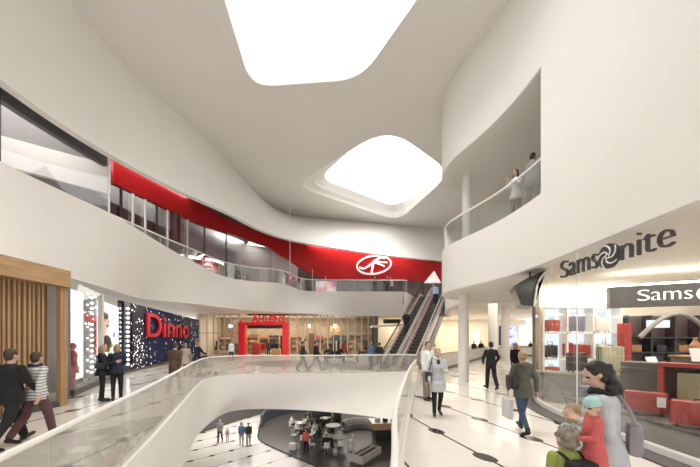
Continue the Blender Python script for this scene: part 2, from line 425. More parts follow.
# gallery slab around the escalator head and on to the right wing
bm = NB(); sl = [Vector((4.6, 25.5))] + [Vector(p) for p in [(4.9, 25.7), (6.35, 28.8), (8.95, 27.4), (7.9, 25.0), (6.6, 20.5), (6.35, 17.5), (6.6, 16.4)]]
loft(bm, [v3(offset(sl, 0.1), 5.9), v3(sl, 5.95), v3(sl, 4.0), v3(offset(sl, 0.3), 4.0), v3(offset(sl, 0.3), 5.0)])
struct('wall_escalator_head', bm, PLASTER, label='white slab edge around the escalator head')

# right wing curve
Rpts = [(5.15, -4), (5.15, 0), (5.17, 4), (5.24, 6.5), (5.28, 8.3), (5.2, 9.5), (4.95, 10.7), (4.58, 11.8), (4.3, 12.7), (4.22, 13.5), (4.42, 14.4), (4.95, 15.3), (5.7, 15.9), (6.6, 16.4), (9, 16.9), (18, 17.2)]
RC = cat(Rpts, 8)
def upto(c, y): return [p for p in c if p[1] <= y]
OPEN_Y = 8.3
# upper floor, soffits
up_edge = [Vector((p[0], p[1])) for p in inner] + sl + [p for p in RC[::-1] if p[1] > 9 and p[0] < 6.6 and p[1] <= 16.4][::1]
bm = NB(); poly(bm, [(-22, -4)] + [(p[0], p[1]) for p in inner] + [(p[0], p[1]) for p in sl[1:]] + [(9, 16.9), (26, 17), (26, 50), (-22, 50)], 5.9)
struct('floor_upper', bm, UPFL, label='upper gallery floor')
bm = NB(); poly(bm, [(-22, -4)] + [(p[0], p[1]) for p in e5] + [(5.2, 26.6), (6.5, 29.1), (9.3, 27.6), (8.2, 25.0), (6.9, 20.5), (6.65, 17.5), (6.9, 16.7), (9, 17.1), (26, 17.2), (26, 50), (-22, 50)], 5.0)
struct('ceiling_gallery_underside', bm, SOFFIT, label='pale ceiling under the upper gallery')

# --- the great sloping band and ceiling of the atrium
band_b = resample(cat([(-9.6, -4, 9), (-9.5, 4, 9), (-9.46, 8.1, 9), (-9.4, 9.8, 9), (-9.05, 11.7, 9), (-8.1, 14.2, 9), (-6.8, 16.7, 9), (-5.7, 19.4, 9), (-4.2, 21.3, 9), (-1.5, 23.0, 9), (3, 25.2, 9), (8.4, 27.0, 9), (16, 28.5, 9)], 8), 90)
crease = resample(cat([(-8.9, -4, 13), (-9.0, 4, 13), (-9.1, 9.0, 13), (-9.1, 11.2, 13), (-8.8, 13.4, 13), (-8.0, 16.2, 13), (-7.25, 21.0, 13), (-6.6, 24.6, 13), (-5.2, 26.6, 13), (-2.5, 27.4, 13), (1.5, 28.3, 13), (8.5, 30.2, 13), (16, 31.5, 13)], 8), 90)
bm = NB(); rows = [[Vector((p[0], p[1], 9.35)) for p in offset(band_b, 0.5)], [Vector((p[0], p[1], 9.0)) for p in offset(band_b, 0.3)], band_b]
for k in range(1, 11):
    t = k / 10
    # a gentle cove: the face leans, then rolls over into the ceiling
    rows.append([Vector((a[0] + (b[0]-a[0]) * t, a[1] + (b[1]-a[1]) * t, a[2] + (b[2]-a[2]) * (t + 0.07 * math.sin(PI * t)))) for a, b in zip(band_b, crease)])
loft(bm, rows)
struct('wall_band', bm, PLASTER, smooth=True, label='sweeping white band above the gallery')
sk1 = roundpoly([(-4.35, 13.15), (0.45, 12.75), (4.9, 5.0), (-3.7, 5.0)], 1.05, 10)
sk2_low = roundpoly([(-4.1, 21.6), (4.5, 28.0), (6.75, 19.9), (2.0, 15.6)], 1.9, 10)
sk2_up = roundpoly([(-2.3, 22.4), (4.05, 27.3), (7.4, 21.6), (1.7, 16.7)], 1.3, 10)
sk2_mid = roundpoly([(-3.1, 22.0), (4.3, 27.9), (7.1, 20.6), (1.7, 15.9)], 1.6, 10)
bm = NB(); poly(bm, [(-12, -4), (26, -4), (26, 33), (-9, 33)], 13.0, [sk1, sk2_low])
struct('ceiling', bm, CEILM, label='smooth white atrium ceiling')
bm = NB(); loft(bm, [v3(sk2_low, 13.0), v3(sk2_low, 13.12), v3([Vector(a).lerp(Vector(b), .35) for a, b in zip(sk2_low, sk2_mid)], 13.3), v3(sk2_mid, 13.42), v3(sk2_mid, 13.55), v3([Vector(a).lerp(Vector(b), .5) for a, b in zip(sk2_mid, sk2_up)], 13.75), v3(sk2_up, 14.0)], closed=True)
struct('trim_2', bm, PLASTER, smooth=True, label='stepped rounded recess around the far skylight')
bm = NB(); loft(bm, [v3(sk1, 13.0), v3(sk1, 13.14)], closed=True)
struct('trim_3', bm, PLASTER, smooth=True, label='thin rim of the near skylight')
bm = NB(); prism(bm, sk2_up, 14.0, 14.06)
tag(obj('skylight', bm, SKYL), 'far glowing skylight, a rounded diamond deep in its stepped recess', 'skylight', 'atrium skylights')
bm = NB(); prism(bm, sk1, 13.14, 13.2)
tag(obj('skylight', bm, SKYL), 'near glowing skylight, the larger one, flush with the ceiling above', 'skylight', 'atrium skylights')

# --- right wing
low = RC
bm = NB(); bot_in = offset(RC, -0.35)
loft(bm, [v3(offset(RC, -0.18), 5.9), v3(offset(RC, -0.16), 5.97), v3(RC, 6.0), v3(RC, 5.0), v3(RC, 4.04), v3(offset(RC, -0.04), 4.0), v3(bot_in, 4.0), v3(bot_in, 5.0)])
struct('wall_right_fascia', bm, PLASTER, smooth=False, label='curved white fascia above the luggage shop')
bm = NB(); loft(bm, [v3(offset(RC, -0.4), 9.5), v3(offset(RC, -0.03), 9.5), v3(RC, 9.53), v3(RC, 11.5), v3(RC, 13.0)])
struct('wall_right_upper', bm, PLASTER, label='curved white wall above the right balcony')
sol = upto(RC, OPEN_Y + 0.001)
so2 = offset(sol, -0.4)
bm = NB(); loft(bm, [v3(so2, 5.9), v3(so2, 9.53)]); loft(bm, [v3(sol, 6.0), v3(sol, 7.8), v3(sol, 9.53)])
a_, b_ = sol[-1], so2[-1]
loft(bm, [[Vector((a_[0], a_[1], 5.9)), Vector((a_[0], a_[1], 9.53))], [Vector((b_[0], b_[1], 5.9)), Vector((b_[0], b_[1], 9.53))]])
struct('wall_right_solid', bm, PLASTER, label='plain white wall beside the right balcony opening')
RBfl = [p for p in offset(RC, -0.16)]
bm = NB(); poly(bm, [(p[0], p[1]) for p in RBfl] + [(18, -4)], 5.92)
struct('floor_right_balcony', bm, UPFL, label='right balcony floor')
bm = NB(); poly(bm, [(p[0], p[1]) for p in offset(RC, -0.1)] + [(18, -4)], 9.52)
struct('ceiling_right_balcony', bm, SOFFIT, label='right balcony ceiling')
bm = NB(); ribbon(bm, cat([(8.2, -4), (8.2, 7), (8.3, 11), (8.9, 13.5), (10.5, 15.5), (14, 17)], 6), 5.92, 9.52, 0.2)
struct('wall_right_balcony', bm, mat('taupe balcony wall', (0.56, 0.525, 0.475), 0.7, noise=0.02), smooth=False, label='taupe back wall of the right balcony')
# ceiling over the shop and at the nose
bm = NB(); poly(bm, [(p[0], p[1]) for p in offset(RC, -0.3)] + [(18, -4)], 4.02)
struct('ceiling_shop', bm, SOFFIT, label='white ceiling of the luggage shop')

# --- columns
def column(x, y, z0, z1, r, lab, g=None):
    bm = NB(); cyl(bm, (x, y, z0), (x, y, z1), r, seg=32)
    o = obj('column', bm, WHITEP, smooth=False); tag(o, lab, 'column', g)
    for p in o.data.polygons: p.use_smooth = abs(p.normal.z) < 0.5
    return o
column(5.3, 14.0, 0, 4.02, 0.235, 'nearest round white column on the ground floor, under the curved balcony nose')
column(5.45, 14.0, 5.92, 9.52, 0.2, 'round white column standing on the right balcony behind the glass')
column(11.9, 25.0, 0, 5.0, 0.36, 'round white ground floor column left of its twin, behind the man in black', 'far white columns')
column(14.5, 28.0, 0, 5.0, 0.36, 'round white ground floor column to the right of its twin, beside the dark panel', 'far white columns')
column(17.5, 36.0, 0, 5.0, 0.3, 'distant white column at the right end of the concourse by the blue poster', 'far white columns')

# --- far shops on the ground floor: back walls and sides
bm = NB(); box(bm, (-6, 43, 2.5), (26, 0.2, 5)); struct('wall_store_back', bm, mat('tan store wall', (0.40, 0.32, 0.23), 0.7, noise=0.25, nscale=0.7), label='cream back wall inside the department store')
bm = NB(); box(bm, (7.2, 40.0, 2.5), (8.0, 0.2, 5)); struct('wall_far_cream', bm, CREAM, label='cream lit wall behind the escalators')
bm = NB(); box(bm, (19, 47, 2.5), (17, 0.2, 5)); struct('wall_far_right', bm, CREAM, label='far lit shop wall')
bm = NB(); box(bm, (3.1, 37.5, 2.5), (0.35, 5.0, 5)); struct('wall_store_end', bm, DGREY, label='dark end wall of the department store')
bm = NB(); box(bm, (11.3, 43.5, 2.5), (0.2, 7.0, 5)); struct('wall_far_return', bm, CREAM, label='cream return wall')
bm = NB(); box(bm, (-18.6, 40, 2.5), (0.2, 7, 5)); struct('wall_store_left', bm, CREAM, label='left wall of the department store')
# outer right wall of shop / back of shop
bm = NB(); box(bm, (17.4, 14.0, 2.0), (0.2, 8, 4)); struct('wall_shop_right', bm, CREAM, label='shop side wall')

# --- round dark floor zone on the ground floor past the void
zone = cat([(-8.6, 25.0), (-6.5, 22.0), (-3.2, 20.4), (0.4, 19.2), (3.0, 18.6), (4.5, 19.5), (4.2, 23.0), (0, 26.5), (-5, 27.3)], 6, True)
bm = NB(); poly(bm, zone, 0.012); struct('floor_lounge', bm, DARKGR, label='dark rounded lounge floor beyond the opening')

# --- upper gallery shops (red bulkhead, glass line, grey interior)
Wc = resample(cat([(-12.3, -4), (-12.2, 6), (-11.9, 12), (-11.4, 17), (-10.6, 21.5), (-9.2, 25.2), (-6.6, 28.4), (-3, 30.2), (3, 31), (12, 31.6)], 8), 120)
def zlow(p):
    x, y = p[0], p[1]
    # height of the red bulkhead's lower edge along the shop line
    ks = [(-99, 9.3), (12, 9.35), (17, 9.8), (21.3, 10.05), (24.8, 10.5), (27.5, 10.4), (29.0, 9.5), (29.9, 8.45), (30.3, 8.0), (99, 7.95)]
    for (a, za), (b, zb) in zip(ks[:-1], ks[1:]):
        if a <= y <= b: t = (y-a)/(b-a); return za + (zb-za)*t
    return 8
st = [p for p in Wc if p[1] > 14.2]
zl = [zlow(p) for p in st]
bm = NB(); ribbon(bm, st, zl, 12.4, 0.3)
struct('wall_red', bm, RED, smooth=False, label='glossy red wall above the upper shopfronts')
bm = NB(); poly(bm, [(p[0], p[1]) for p in offset(Wc, 0.0)] + [(14, 44), (-22, 44), (-22, -4)], 12.3)
gc = offset([a.lerp(b, 0.62) for a, b in zip(band_b, crease)], 0.25)
poly(bm, [(p[0], p[1]) for p in gc] + [(16, 32.5), (-9, 32.5), (-13, 24), (-13, -4)], 11.5)
struct('ceiling_gallery', bm, DGREY, label='dark ceiling of the upper gallery')
bm = NB(); ribbon(bm, offset(Wc, 3.6), 5.9, 12.3, 0.2)
struct('wall_upper_shop', bm, mat('pale grey upper wall', (0.56, 0.545, 0.53), 0.6, noise=0.04), label='grey interior wall of the upper shops')
# dark maroon shopfront bays
# ================================================================== SHOPS
def lerp2(a, b, t): return (a[0] + (b[0]-a[0])*t, a[1] + (b[1]-a[1])*t)
def hit(a, b, px):
    """where the sight line of photo column px meets the plan line a-b"""
    r = (px - 350) / F; dx = b[0]-a[0]; dy = b[1]-a[1]
    t = (r*a[1] - a[0]) / (dx - r*dy)
    return lerp2(a, b, t)
def slab(bm, a, b, z0, z1, t, off=0.0):
    """upright panel from plan point a to b, thickness t, moved sideways by off (to the right of a->b)"""
    d = Vector((b[0]-a[0], b[1]-a[1])); L = d.length; ang = math.atan2(d.y, d.x); n = Vector((d.y, -d.x)) / L
    c = Vector((a[0]+b[0], a[1]+b[1])) / 2 + n * off
    return box(bm, (c.x, c.y, (z0+z1)/2), (L, t, z1-z0), ang)

# ---- timber portal on the left
P0, P1 = (-8.35, -2.0), (-8.5, 8.95)
t = thing('timber_portal', 'oak shop portal with dark vertical slats at the left edge', 'portal', (0, 0, 0))
bm = NB(); slab(bm, P0, P1, 3.5, 3.99, 0.35, 0); obj('header_beam', bm, WOODH, t)
bm = NB(); box(bm, (-8.5, 8.85, 1.75), (0.14, 0.22, 3.5)); obj('jamb_post', bm, WOOD, t)
bm = NB(); random.seed(3)
y = -1.9
while y < 8.6:
    box(bm, (-8.72 - random.uniform(0, 0.03), y, 1.8), (0.1, 0.06, 3.4)); y += 0.118
obj('slat_panel', bm, WOOD, t)
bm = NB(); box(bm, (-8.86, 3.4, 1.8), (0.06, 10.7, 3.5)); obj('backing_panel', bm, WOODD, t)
bm = NB(); box(bm, (-8.62, 3.4, 0.06), (0.3, 10.7, 0.12)); struct('baseboard_left', bm, DGREY, label='dark base along the timber wall')

# ---- shop window with posters
A, B = (-9.6, 10.2), (-12.95, 17.0)
G = lambda px: hit(A, B, px)
def Gd(px, off):
    d = Vector((B[0]-A[0], B[1]-A[1])).normalized(); n = Vector((d.y, -d.x)) * off
    return hit((A[0]+n.x, A[1]+n.y), (B[0]+n.x, B[1]+n.y), px)
bm = NB(); slab(bm, (-8.8, 9.15), A, 0, 4.0, 0.15); slab(bm, A, B, 0, 0.22, 0.3, 0.02); struct('wall_left_base', bm, DGREY, label='dark plinth under the lit shop window')
bm = NB(); slab(bm, A, B, 0.0, 4.0, 0.1, -0.9); struct('wall_left_window_back', bm, GREYW, label='back of the shop window')
def grad_poster(name, cols, sc, es=0.9):
    m = bpy.data.materials.new(name); m.use_nodes = True; nt = m.node_tree; b = nt.nodes['Principled BSDF']
    tc = nt.nodes.new('ShaderNodeTexCoord'); n = nt.nodes.new('ShaderNodeTexNoise'); n.inputs['Scale'].default_value = sc; n.inputs['Detail'].default_value = 2
    nt.links.new(tc.outputs['Object'], n.inputs['Vector']); r = nt.nodes.new('ShaderNodeValToRGB')
    r.color_ramp.interpolation = 'EASE'
    while len(r.color_ramp.elements) < len(cols): r.color_ramp.elements.new(0.5)
    for e, (p, c) in zip(r.color_ramp.elements, cols): e.position = p; e.color = (*c, 1)
    nt.links.new(n.outputs['Fac'], r.inputs['Fac']); nt.links.new(r.outputs['Color'], b.inputs['Base Color'])
    nt.links.new(r.outputs['Color'], b.inputs['Emission Color']); b.inputs['Emission Strength'].default_value = es; b.inputs['Roughness'].default_value = 0.3
    return m
POST1 = grad_poster('pale backlit print', [(0.3, (0.35, 0.62, 0.85)), (0.42, (0.85, 0.92, 0.98)), (0.6, (0.95, 0.96, 0.98)), (0.75, (0.75, 0.65, 0.9))], 0.9)
POST2 = grad_poster('sky backlit print', [(0.3, (0.62, 0.78, 0.92)), (0.5, (0.85, 0.9, 0.96)), (0.8, (0.95, 0.95, 0.97))], 0.8)
t = thing('light_box', 'tall pale blue backlit panel beside the oak portal post', 'light box')
bm = NB(); slab(bm, Gd(67.5, -.6), Gd(85, -.6), 0.3, 3.95, 0.08); obj('lit_panel', bm, POST1, t)
bm = NB(); slab(bm, Gd(66.5, -.6), Gd(67.5, -.6), 0.02, 3.98, 0.14); slab(bm, Gd(85, -.6), Gd(85.8, -.6), 0.02, 3.98, 0.14); obj('frame', bm, WHITEP, t)
t = thing('lamp_column_panel', 'grey shop window panel with a vertical row of round lamps and a red bar', 'display panel')
bm = NB(); slab(bm, Gd(84.5, -.35), Gd(99.5, -.35), 0.3, 3.95, 0.08); obj('back_panel', bm, mat('mid grey display', (0.30, 0.29, 0.29), 0.5, noise=0.25, nscale=1.5), t)
c = Gd(92, -.26)
for i in range(15):
    bm = NB(); ell(bm, (c[0], c[1], 0.5 + i*0.235), (0.05, 0.05, 0.05), u=8, v=6); obj('lamp', bm, LAMPN, t)
    if i % 2 == 0:
        for ps in (87.5, 96):
            q = Gd(ps, -.28); bm = NB(); ell(bm, (q[0], q[1], 0.6 + i*0.235), (0.03, 0.03, 0.03), u=8, v=6); obj('lamp', bm, LAMPN, t)
bm = NB(); slab(bm, Gd(96, -.25), Gd(98.3, -.25), 1.3, 3.0, 0.05); slab(bm, Gd(86, -.25), Gd(96, -.25), 2.75, 2.95, 0.05); obj('red_bar', bm, REDS, t)
t = thing('poster', 'tall backlit poster of a smiling face above a dark flowered dress', 'poster')
bm = NB(); slab(bm, G(102), G(121), 0.45, 3.75, 0.08, -0.15); obj('lit_panel', bm, POST2, t)
dd = (Vector(B) - Vector(A)).normalized(); nn = Vector((dd.y, -dd.x))
def onwin(px, z, out): 
    g = G(px); return Vector((g[0], g[1], z)) + Vector((nn.x, nn.y, 0)) * out
Rw = Matrix.Rotation(math.atan2(dd.y, dd.x), 3, 'Z')
SKINP = mat('poster skin', (0.85, 0.6, 0.47), 0.5, noise=0.05, emit=(0.85, 0.6, 0.47), estr=0.45)
bm = NB(); ell(bm, onwin(108.5, 2.78, -0.11), (0.62, 0.03, 0.42), Rw); ell(bm, onwin(107.5, 2.35, -0.11), (0.2, 0.025, 0.3), Rw); obj('face_print', bm, SKINP, t, True)
bm = NB(); ell(bm, onwin(109.5, 1.75, -0.10), (0.85, 0.03, 0.42), Rw); obj('dress_print', bm, mat('poster black', (0.015, 0.015, 0.02), 0.5, noise=0.1), t, True)
bm = NB(); ell(bm, onwin(107.5, 3.08, -0.095), (0.62, 0.03, 0.18), Rw); obj('hair_print', bm, mat('poster hair', (0.22, 0.09, 0.04), 0.5, noise=0.2), t, True)
bm = NB(); ell(bm, onwin(109.5, 2.62, -0.07), (0.22, 0.015, 0.05), Rw); obj('lips_print', bm, mat('poster lips', (0.6, 0.05, 0.06), 0.5, noise=0.1), t, True)
for ex in (107, 110.6):
    bm = NB(); ell(bm, onwin(ex, 2.86, -0.07), (0.06, 0.012, 0.035), Rw); obj('eye_print', bm, MATS['poster black'], t, True)
random.seed(5)
fl = [mat('petal %s' % n_, c_, 0.5, noise=0.1, emit=c_, estr=0.3) for n_, c_ in (('yellow', (0.85, 0.6, 0.05)), ('green', (0.15, 0.5, 0.08)), ('violet', (0.45, 0.12, 0.5)), ('blue', (0.08, 0.3, 0.75)))]
for i in range(16):
    bm = NB(); ell(bm, onwin(random.uniform(104, 116), random.uniform(0.75, 1.7), -0.055), (0.13, 0.02, 0.12), Rw, 8, 6); obj('flower_print', bm, fl[i % 3], t, True)
bm = NB(); ell(bm, onwin(115.5, 2.2, -0.06), (0.2, 0.02, 0.16), Rw, 8, 6); obj('flower_print', bm, fl[3], t, True)
bm = NB(); slab(bm, G(100), G(101.8), 0.2, 3.99, 0.16, 0.0); struct('window_post', bm, WHITEP, label='white post in the shop window')
bm = NB(); slab(bm, A, B, 0.22, 3.98, 0.02, 0.05); struct('window_1', bm, GLASS, label='shop window glass on the left')

# ---- navy wall with fairy lights and red lettering
NA, NB_ = (-12.95, 17.0), (-17.3, 34.4)
N = lambda px: hit(NA, NB_, px)
SPK = sparkle('navy fairy light wall', (0.008, 0.016, 0.06), 5.5, 0.30, 2.2, -1.12)
SPKD = sparkle('dense fairy light wall', (0.03, 0.03, 0.05), 6.0, 0.42, 2.4, -0.75)
bm = NB(); slab(bm, NA, NB_, 0.1, 4.15, 0.2, -0.1); struct('wall_navy', bm, SPK, label='navy shop wall scattered with fairy lights')
bm = NB(); slab(bm, N(131), N(143), 0.15, 4.1, 0.06, 0.04)
tag(obj('fairy_light_curtain', bm, SPKD), 'dense curtain of white fairy lights left of the red lettering', 'fairy lights', kind='stuff')
t = thing('lamp_strip', 'vertical strip of white lamps between the poster and the fairy lights', 'lamp strip')
bm = NB(); slab(bm, N(122.5), N(129), 0.15, 4.1, 0.06, 0.06); obj('backing', bm, mat('deep navy', (0.015, 0.02, 0.045), 0.3, noise=0.1), t)
g = N(126)
for i in range(13):
    bm = NB(); ell(bm, (g[0]+0.14, g[1]-0.03, 0.5 + i*0.27), (0.07, 0.07, 0.07), u=8, v=6); obj('lamp', bm, LAMPN, t)
bm = NB(); slab(bm, NA, NB_, 0, 0.12, 0.3, 0.02); struct('baseboard_navy', bm, DGREY, label='dark base of the navy wall')
a_, b_ = N(144.5), N(187)
d_ = Vector((b_[0]-a_[0], b_[1]-a_[1])); 
bm = text_bm('Dinno', d_.length, 1.62, 0.06, off=0.005)
bmesh.ops.transform(bm, matrix=Matrix.Translation((a_[0]+0.15, a_[1], 2.12)) @ Matrix.Rotation(math.atan2(d_.y, d_.x), 4, 'Z'), verts=bm.verts[:])
tag(obj('shop_sign', bm, mat('crimson sign', (0.42, 0.008, 0.02), 0.45, noise=0.05, emit=(0.5, 0.01, 0.03), estr=0.12)), 'big red letters reading Dinno on the navy wall', 'sign')

# ---- department store front across the far side
YS = 36.3
t = thing('shop_portal', 'red square doorway frame of the department store', 'portal', (0, 0, 0))
x0, x1 = dp(239.5, 0, YS).x, dp(289, 0, YS).x
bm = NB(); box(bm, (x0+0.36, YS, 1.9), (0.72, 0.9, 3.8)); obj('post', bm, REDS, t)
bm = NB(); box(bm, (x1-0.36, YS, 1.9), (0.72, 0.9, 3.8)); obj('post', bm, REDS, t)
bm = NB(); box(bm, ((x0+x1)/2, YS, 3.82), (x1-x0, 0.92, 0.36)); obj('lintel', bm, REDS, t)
bm = NB(); box(bm, ((x0+x1)/2, YS+0.3, 3.45), (x1-x0-1.7, 0.1, 0.4)); obj('transom', bm, GRAPH, t)
xl = dp(253, 0, YS).x; xr = dp(286.5, 0, YS).x
bm = text_bm('ÅHLÉNS', xr-xl, 1.0, 0.08, off=0.045)
bmesh.ops.transform(bm, matrix=Matrix.Translation((xl, YS-0.58, 3.98)), verts=bm.verts[:])
tag(obj('shop_sign', bm, REDS), 'red capital letters reading ÅHLÉNS above the red doorway', 'sign')
bm = NB(); box(bm, (-8.2, YS+0.2, 4.9), (8.5, 0.25, 0.16)); tag(obj('light_track', bm, GRAPH), 'dark ceiling track above the red doorway letters', 'light track')
MULL = mat('pale bronze mullion', (0.55, 0.46, 0.34), 0.4, noise=0.06)
def shopfront(name, xs, y, z1, lab, ym=None):
    """one glazed bay per pair of xs"""
    bm = NB()
    for i, x in enumerate(xs): box(bm, (x, y, z1/2), (0.13, 0.16, z1))
    for a, b in zip(xs[:-1], xs[1:]):
        for z in (0.08, 2.7, z1-0.06): box(bm, ((a+b)/2, y, z), (b-a, 0.1, 0.1))
    f = struct(name, bm, MULL, label=lab)
    bm = NB(); box(bm, ((xs[0]+xs[-1])/2, y, z1/2), (xs[-1]-xs[0], 0.02, z1-0.1)); struct('pane', bm, GLASS, f)
random.seed(11)
xsL = [-18.2 + 1.63*i for i in range(4)] + [x0-0.02]
shopfront('window_2', [-18.2, -17.3, -16.5, -15.9, -15.2, -14.4, x0-0.05], YS, 5.0, 'glazed store front left of the red doorway')
shopfront('window_3', [x1+0.05, -6.4, -5.7, -5.1, -4.2, -3.6, -2.7, -2.0, -1.1, -0.3, 0.6, 1.4, 2.2, 2.9], YS, 5.0, 'glazed store front right of the red doorway')
# goods inside the store
RCOL = [(0.5, 0.05, 0.05), (0.05, 0.05, 0.06), (0.55, 0.35, 0.18), (0.75, 0.7, 0.62), (0.2, 0.22, 0.28), (0.3, 0.2, 0.14)]
GM = [mat('goods %d' % i, c, 0.7, noise=0.1) for i, c in enumerate(RCOL)]
def shelf_unit(x, y, w, h, lab, z=0.0, rz=0.0):
    t = thing('shelf_unit', lab, 'shelf', (x, y, z), rz, 'shelves inside the department store')
    bm = NB()
    box(bm, (-w/2, 0, h/2), (0.05, 0.45, h)); box(bm, (w/2, 0, h/2), (0.05, 0.45, h)); box(bm, (0, 0.21, h/2), (w, 0.03, h)); obj('case', bm, mat('shelf oak', (0.5, 0.36, 0.2), 0.6, noise=0.1), t)
    for k in range(4):
        bm = NB(); box(bm, (0, 0, 0.08 + k*h*0.3), (w-0.06, 0.42, 0.04)); obj('shelf_board', bm, MATS['shelf oak'], t)
        bm = NB(); xx = -w/2 + 0.15
        while xx < w/2 - 0.2:
            ww = random.uniform(0.14, 0.3); box(bm, (xx+ww/2, -0.02, 0.1 + k*h*0.3 + h*0.09), (ww*.9, 0.3, h*random.uniform(0.1, 0.2))); xx += ww
        o = obj('folded_goods', bm, random.choice(GM), t)
def rack(x, y, w, m, lab):
    t = thing('clothes_rack', lab, 'clothes rack', (x, y, 0), 0, 'clothes racks inside the department store')
    bm = NB()
    for s in (-1, 1):
        cyl(bm, (s*w/2, 0, 0.02), (s*w/2, 0, 1.45), 0.02, seg=8); box(bm, (s*w/2, 0, 0.02), (0.05, 0.5, 0.04))
    cyl(bm, (-w/2, 0, 1.45), (w/2, 0, 1.45), 0.02, seg=8); obj('frame', bm, STEEL, t)
    bm = NB(); n = int(w/0.09)
    for i in range(n): box(bm, (-w/2+0.08+i*0.09, random.uniform(-.02, .02), 0.98 + random.uniform(-.05, .05)), (0.06, 0.42, 0.85), bev=0.02)
    obj('garments', bm, m, t)
for i, (x, w, h, lab) in enumerate([(-17.2, 1.8, 2.1, 'oak shelf of folded goods at the far left inside the department store'), (-10.6, 1.6, 2.2, 'oak shelf of goods seen through the left of the red doorway'), (-8.4, 1.7, 2.3, 'oak shelf of goods seen through the right of the red doorway'), (-4.4, 1.6, 2.2, 'oak shelf inside the store window just right of the red doorway'), (-1.0, 1.8, 2.2, 'oak shelf inside the store window farthest right')]):
    shelf_unit(x, 41.5, w, h, lab)
for i, (x, y, w, m, lab) in enumerate([(-15.2, 38.6, 1.5, GM[4], 'rack of slate clothes in the store window left of the red doorway'), (-9.9, 39.0, 1.3, GM[1], 'rack of black clothes inside the red doorway'), (-11.2, 38.2, 1.0, GM[0], 'rack of red clothes at the left inside the red doorway'), (-6.0, 38.8, 1.4, GM[2], 'rack of tan clothes in the store window right of the red doorway'), (-2.6, 38.6, 1.6, GM[1], 'rack of black clothes in the right part of the store window'), (1.0, 38.8, 1.4, GM[3], 'rack of cream clothes at the right end of the store window')]):
    rack(x, y, w, m, lab)
def plinth(name, lab, c, s, m, cat_='display block', g=None):
    bm = NB(); box(bm, (0, 0, s[2]/2), s, bev=min(0.02, min(s)*.2)); o = obj(name, bm, m); o.location = c; return tag(o, lab, cat_, g)
plinth('sale_table', 'low wooden display table inside the red doorway', (-9.2, 37.6, 0), (1.0, 0.7, 0.75), MATS['shelf oak'], 'table')
plinth('display_block', 'red and black display block left inside the red doorway', (-11.6, 37.2, 0), (0.9, 0.6, 1.4), GM[0])
plinth('wall_panel', 'tan artwork panel hanging inside the right store window', (-2.1, 41.6, 2.4), (1.3, 0.1, 1.4), GM[2], 'panel')
plinth('wall_panel', 'white banner hanging left of the red doorway inside the store', (-14.3, 37.6, 1.4), (0.8, 0.06, 3.0), mat('banner white', (0.85, 0.83, 0.8), 0.6, noise=0.02), 'panel')
plinth('wall_panel', 'red banner hanging beside the left post of the red doorway', (-13.6, 37.3, 1.9), (0.45, 0.06, 2.4), REDS, 'panel')
for i, x in enumerate((-16, -12.5, -9, -5.5, -2)):
    t = thing('pendant_lamp', 'glowing round pendant lamp inside the department store, %s' % ['farthest left', 'left of the red doorway', 'over the red doorway', 'right of the red doorway', 'farthest right'][i], 'lamp', (x, 40.2, 0), 0, 'pendant lamps in the store')
    bm = NB(); ell(bm, (0, 0, 3.7), (0.22, 0.22, 0.22), u=12, v=8); obj('globe', bm, LAMPW, t, True)
    bm = NB(); cyl(bm, (0, 0, 3.9), (0, 0, 5), 0.012, seg=6); obj('cord', bm, BLACK, t)

for i, (x, m, lab) in enumerate([(-16.6, GM[1], 'black block of stacked goods in the store window, far left of the red doorway'), (-5.6, GM[4], 'slate block of stacked goods just right of the red doorway'), (-3.4, GM[5], 'brown block of stacked goods right of the red doorway, in the middle bays'), (-1.4, GM[1], 'black block of stacked goods in the right part of the store window'), (0.6, GM[2], 'tan block of stacked goods near the right end of the store window'), (2.0, GM[1], 'black block of stacked goods at the right end of the store window')]):
    t = thing('goods_stand', lab, 'display stand', (x, 37.6, 0), 0, 'goods stands in the store window')
    bm = NB(); box(bm, (0, 0, 0.3), (0.9, 0.5, 0.6), bev=0.02); obj('base', bm, MATS['shelf oak'], t)
    for k in range(4):
        bm = NB(); box(bm, (-0.3 + 0.2*k, 0, 0.6 + 0.2 + 0.12*((k*7+i) % 4)), (0.17, 0.36, 0.4 + 0.24*((k*7+i) % 4)), bev=0.03); obj('stacked_goods', bm, m if k % 2 else GM[(i+k) % 6], t)
for i, (x, y, w, h) in enumerate([(-16.5, 39.8, 1.6, 2.0), (-13.0, 40.2, 1.4, 2.3), (-11.6, 40.6, 1.2, 2.2), (-7.2, 40.4, 1.5, 2.3), (-5.4, 40.0, 1.3, 2.1), (-2.7, 40.2, 1.5, 2.2), (0.6, 40.4, 1.7, 2.2), (2.1, 40.8, 1.2, 2.3)]):
    shelf_unit(x, y, w, h, 'oak shelf of goods, second store row, ' + ['far left', 'left of the red doorway', 'left within the red doorway', 'right within the red doorway', 'just right of the red doorway', 'middle of the right windows', 'towards the right end', 'at the right end'][i])
for i, (x, y, w, h) in enumerate([(-14.1, 38.0, 0.9, 2.6), (-8.6, 38.6, 0.7, 2.4), (-4.9, 38.3, 0.8, 2.7), (-1.9, 39.3, 1.0, 2.5)]):
    bm = NB(); box(bm, (0, 0, h/2), (w, 0.2, h), bev=0.02); box(bm, (0, -0.02, h*.55), (w*.7, 0.22, h*.5), bev=0.02); o = obj('store_partition', bm, [GM[4], GM[1], GM[5], GM[1]][i]); o.location = (x, y, 0)
    tag(o, ['slate', 'black', 'brown', 'black'][i] + ' upright display partition inside the store, ' + ['left of the red doorway', 'within the red doorway', 'first bay right of the red doorway', 'middle of the right windows'][i], 'partition', 'upright partitions in the store')
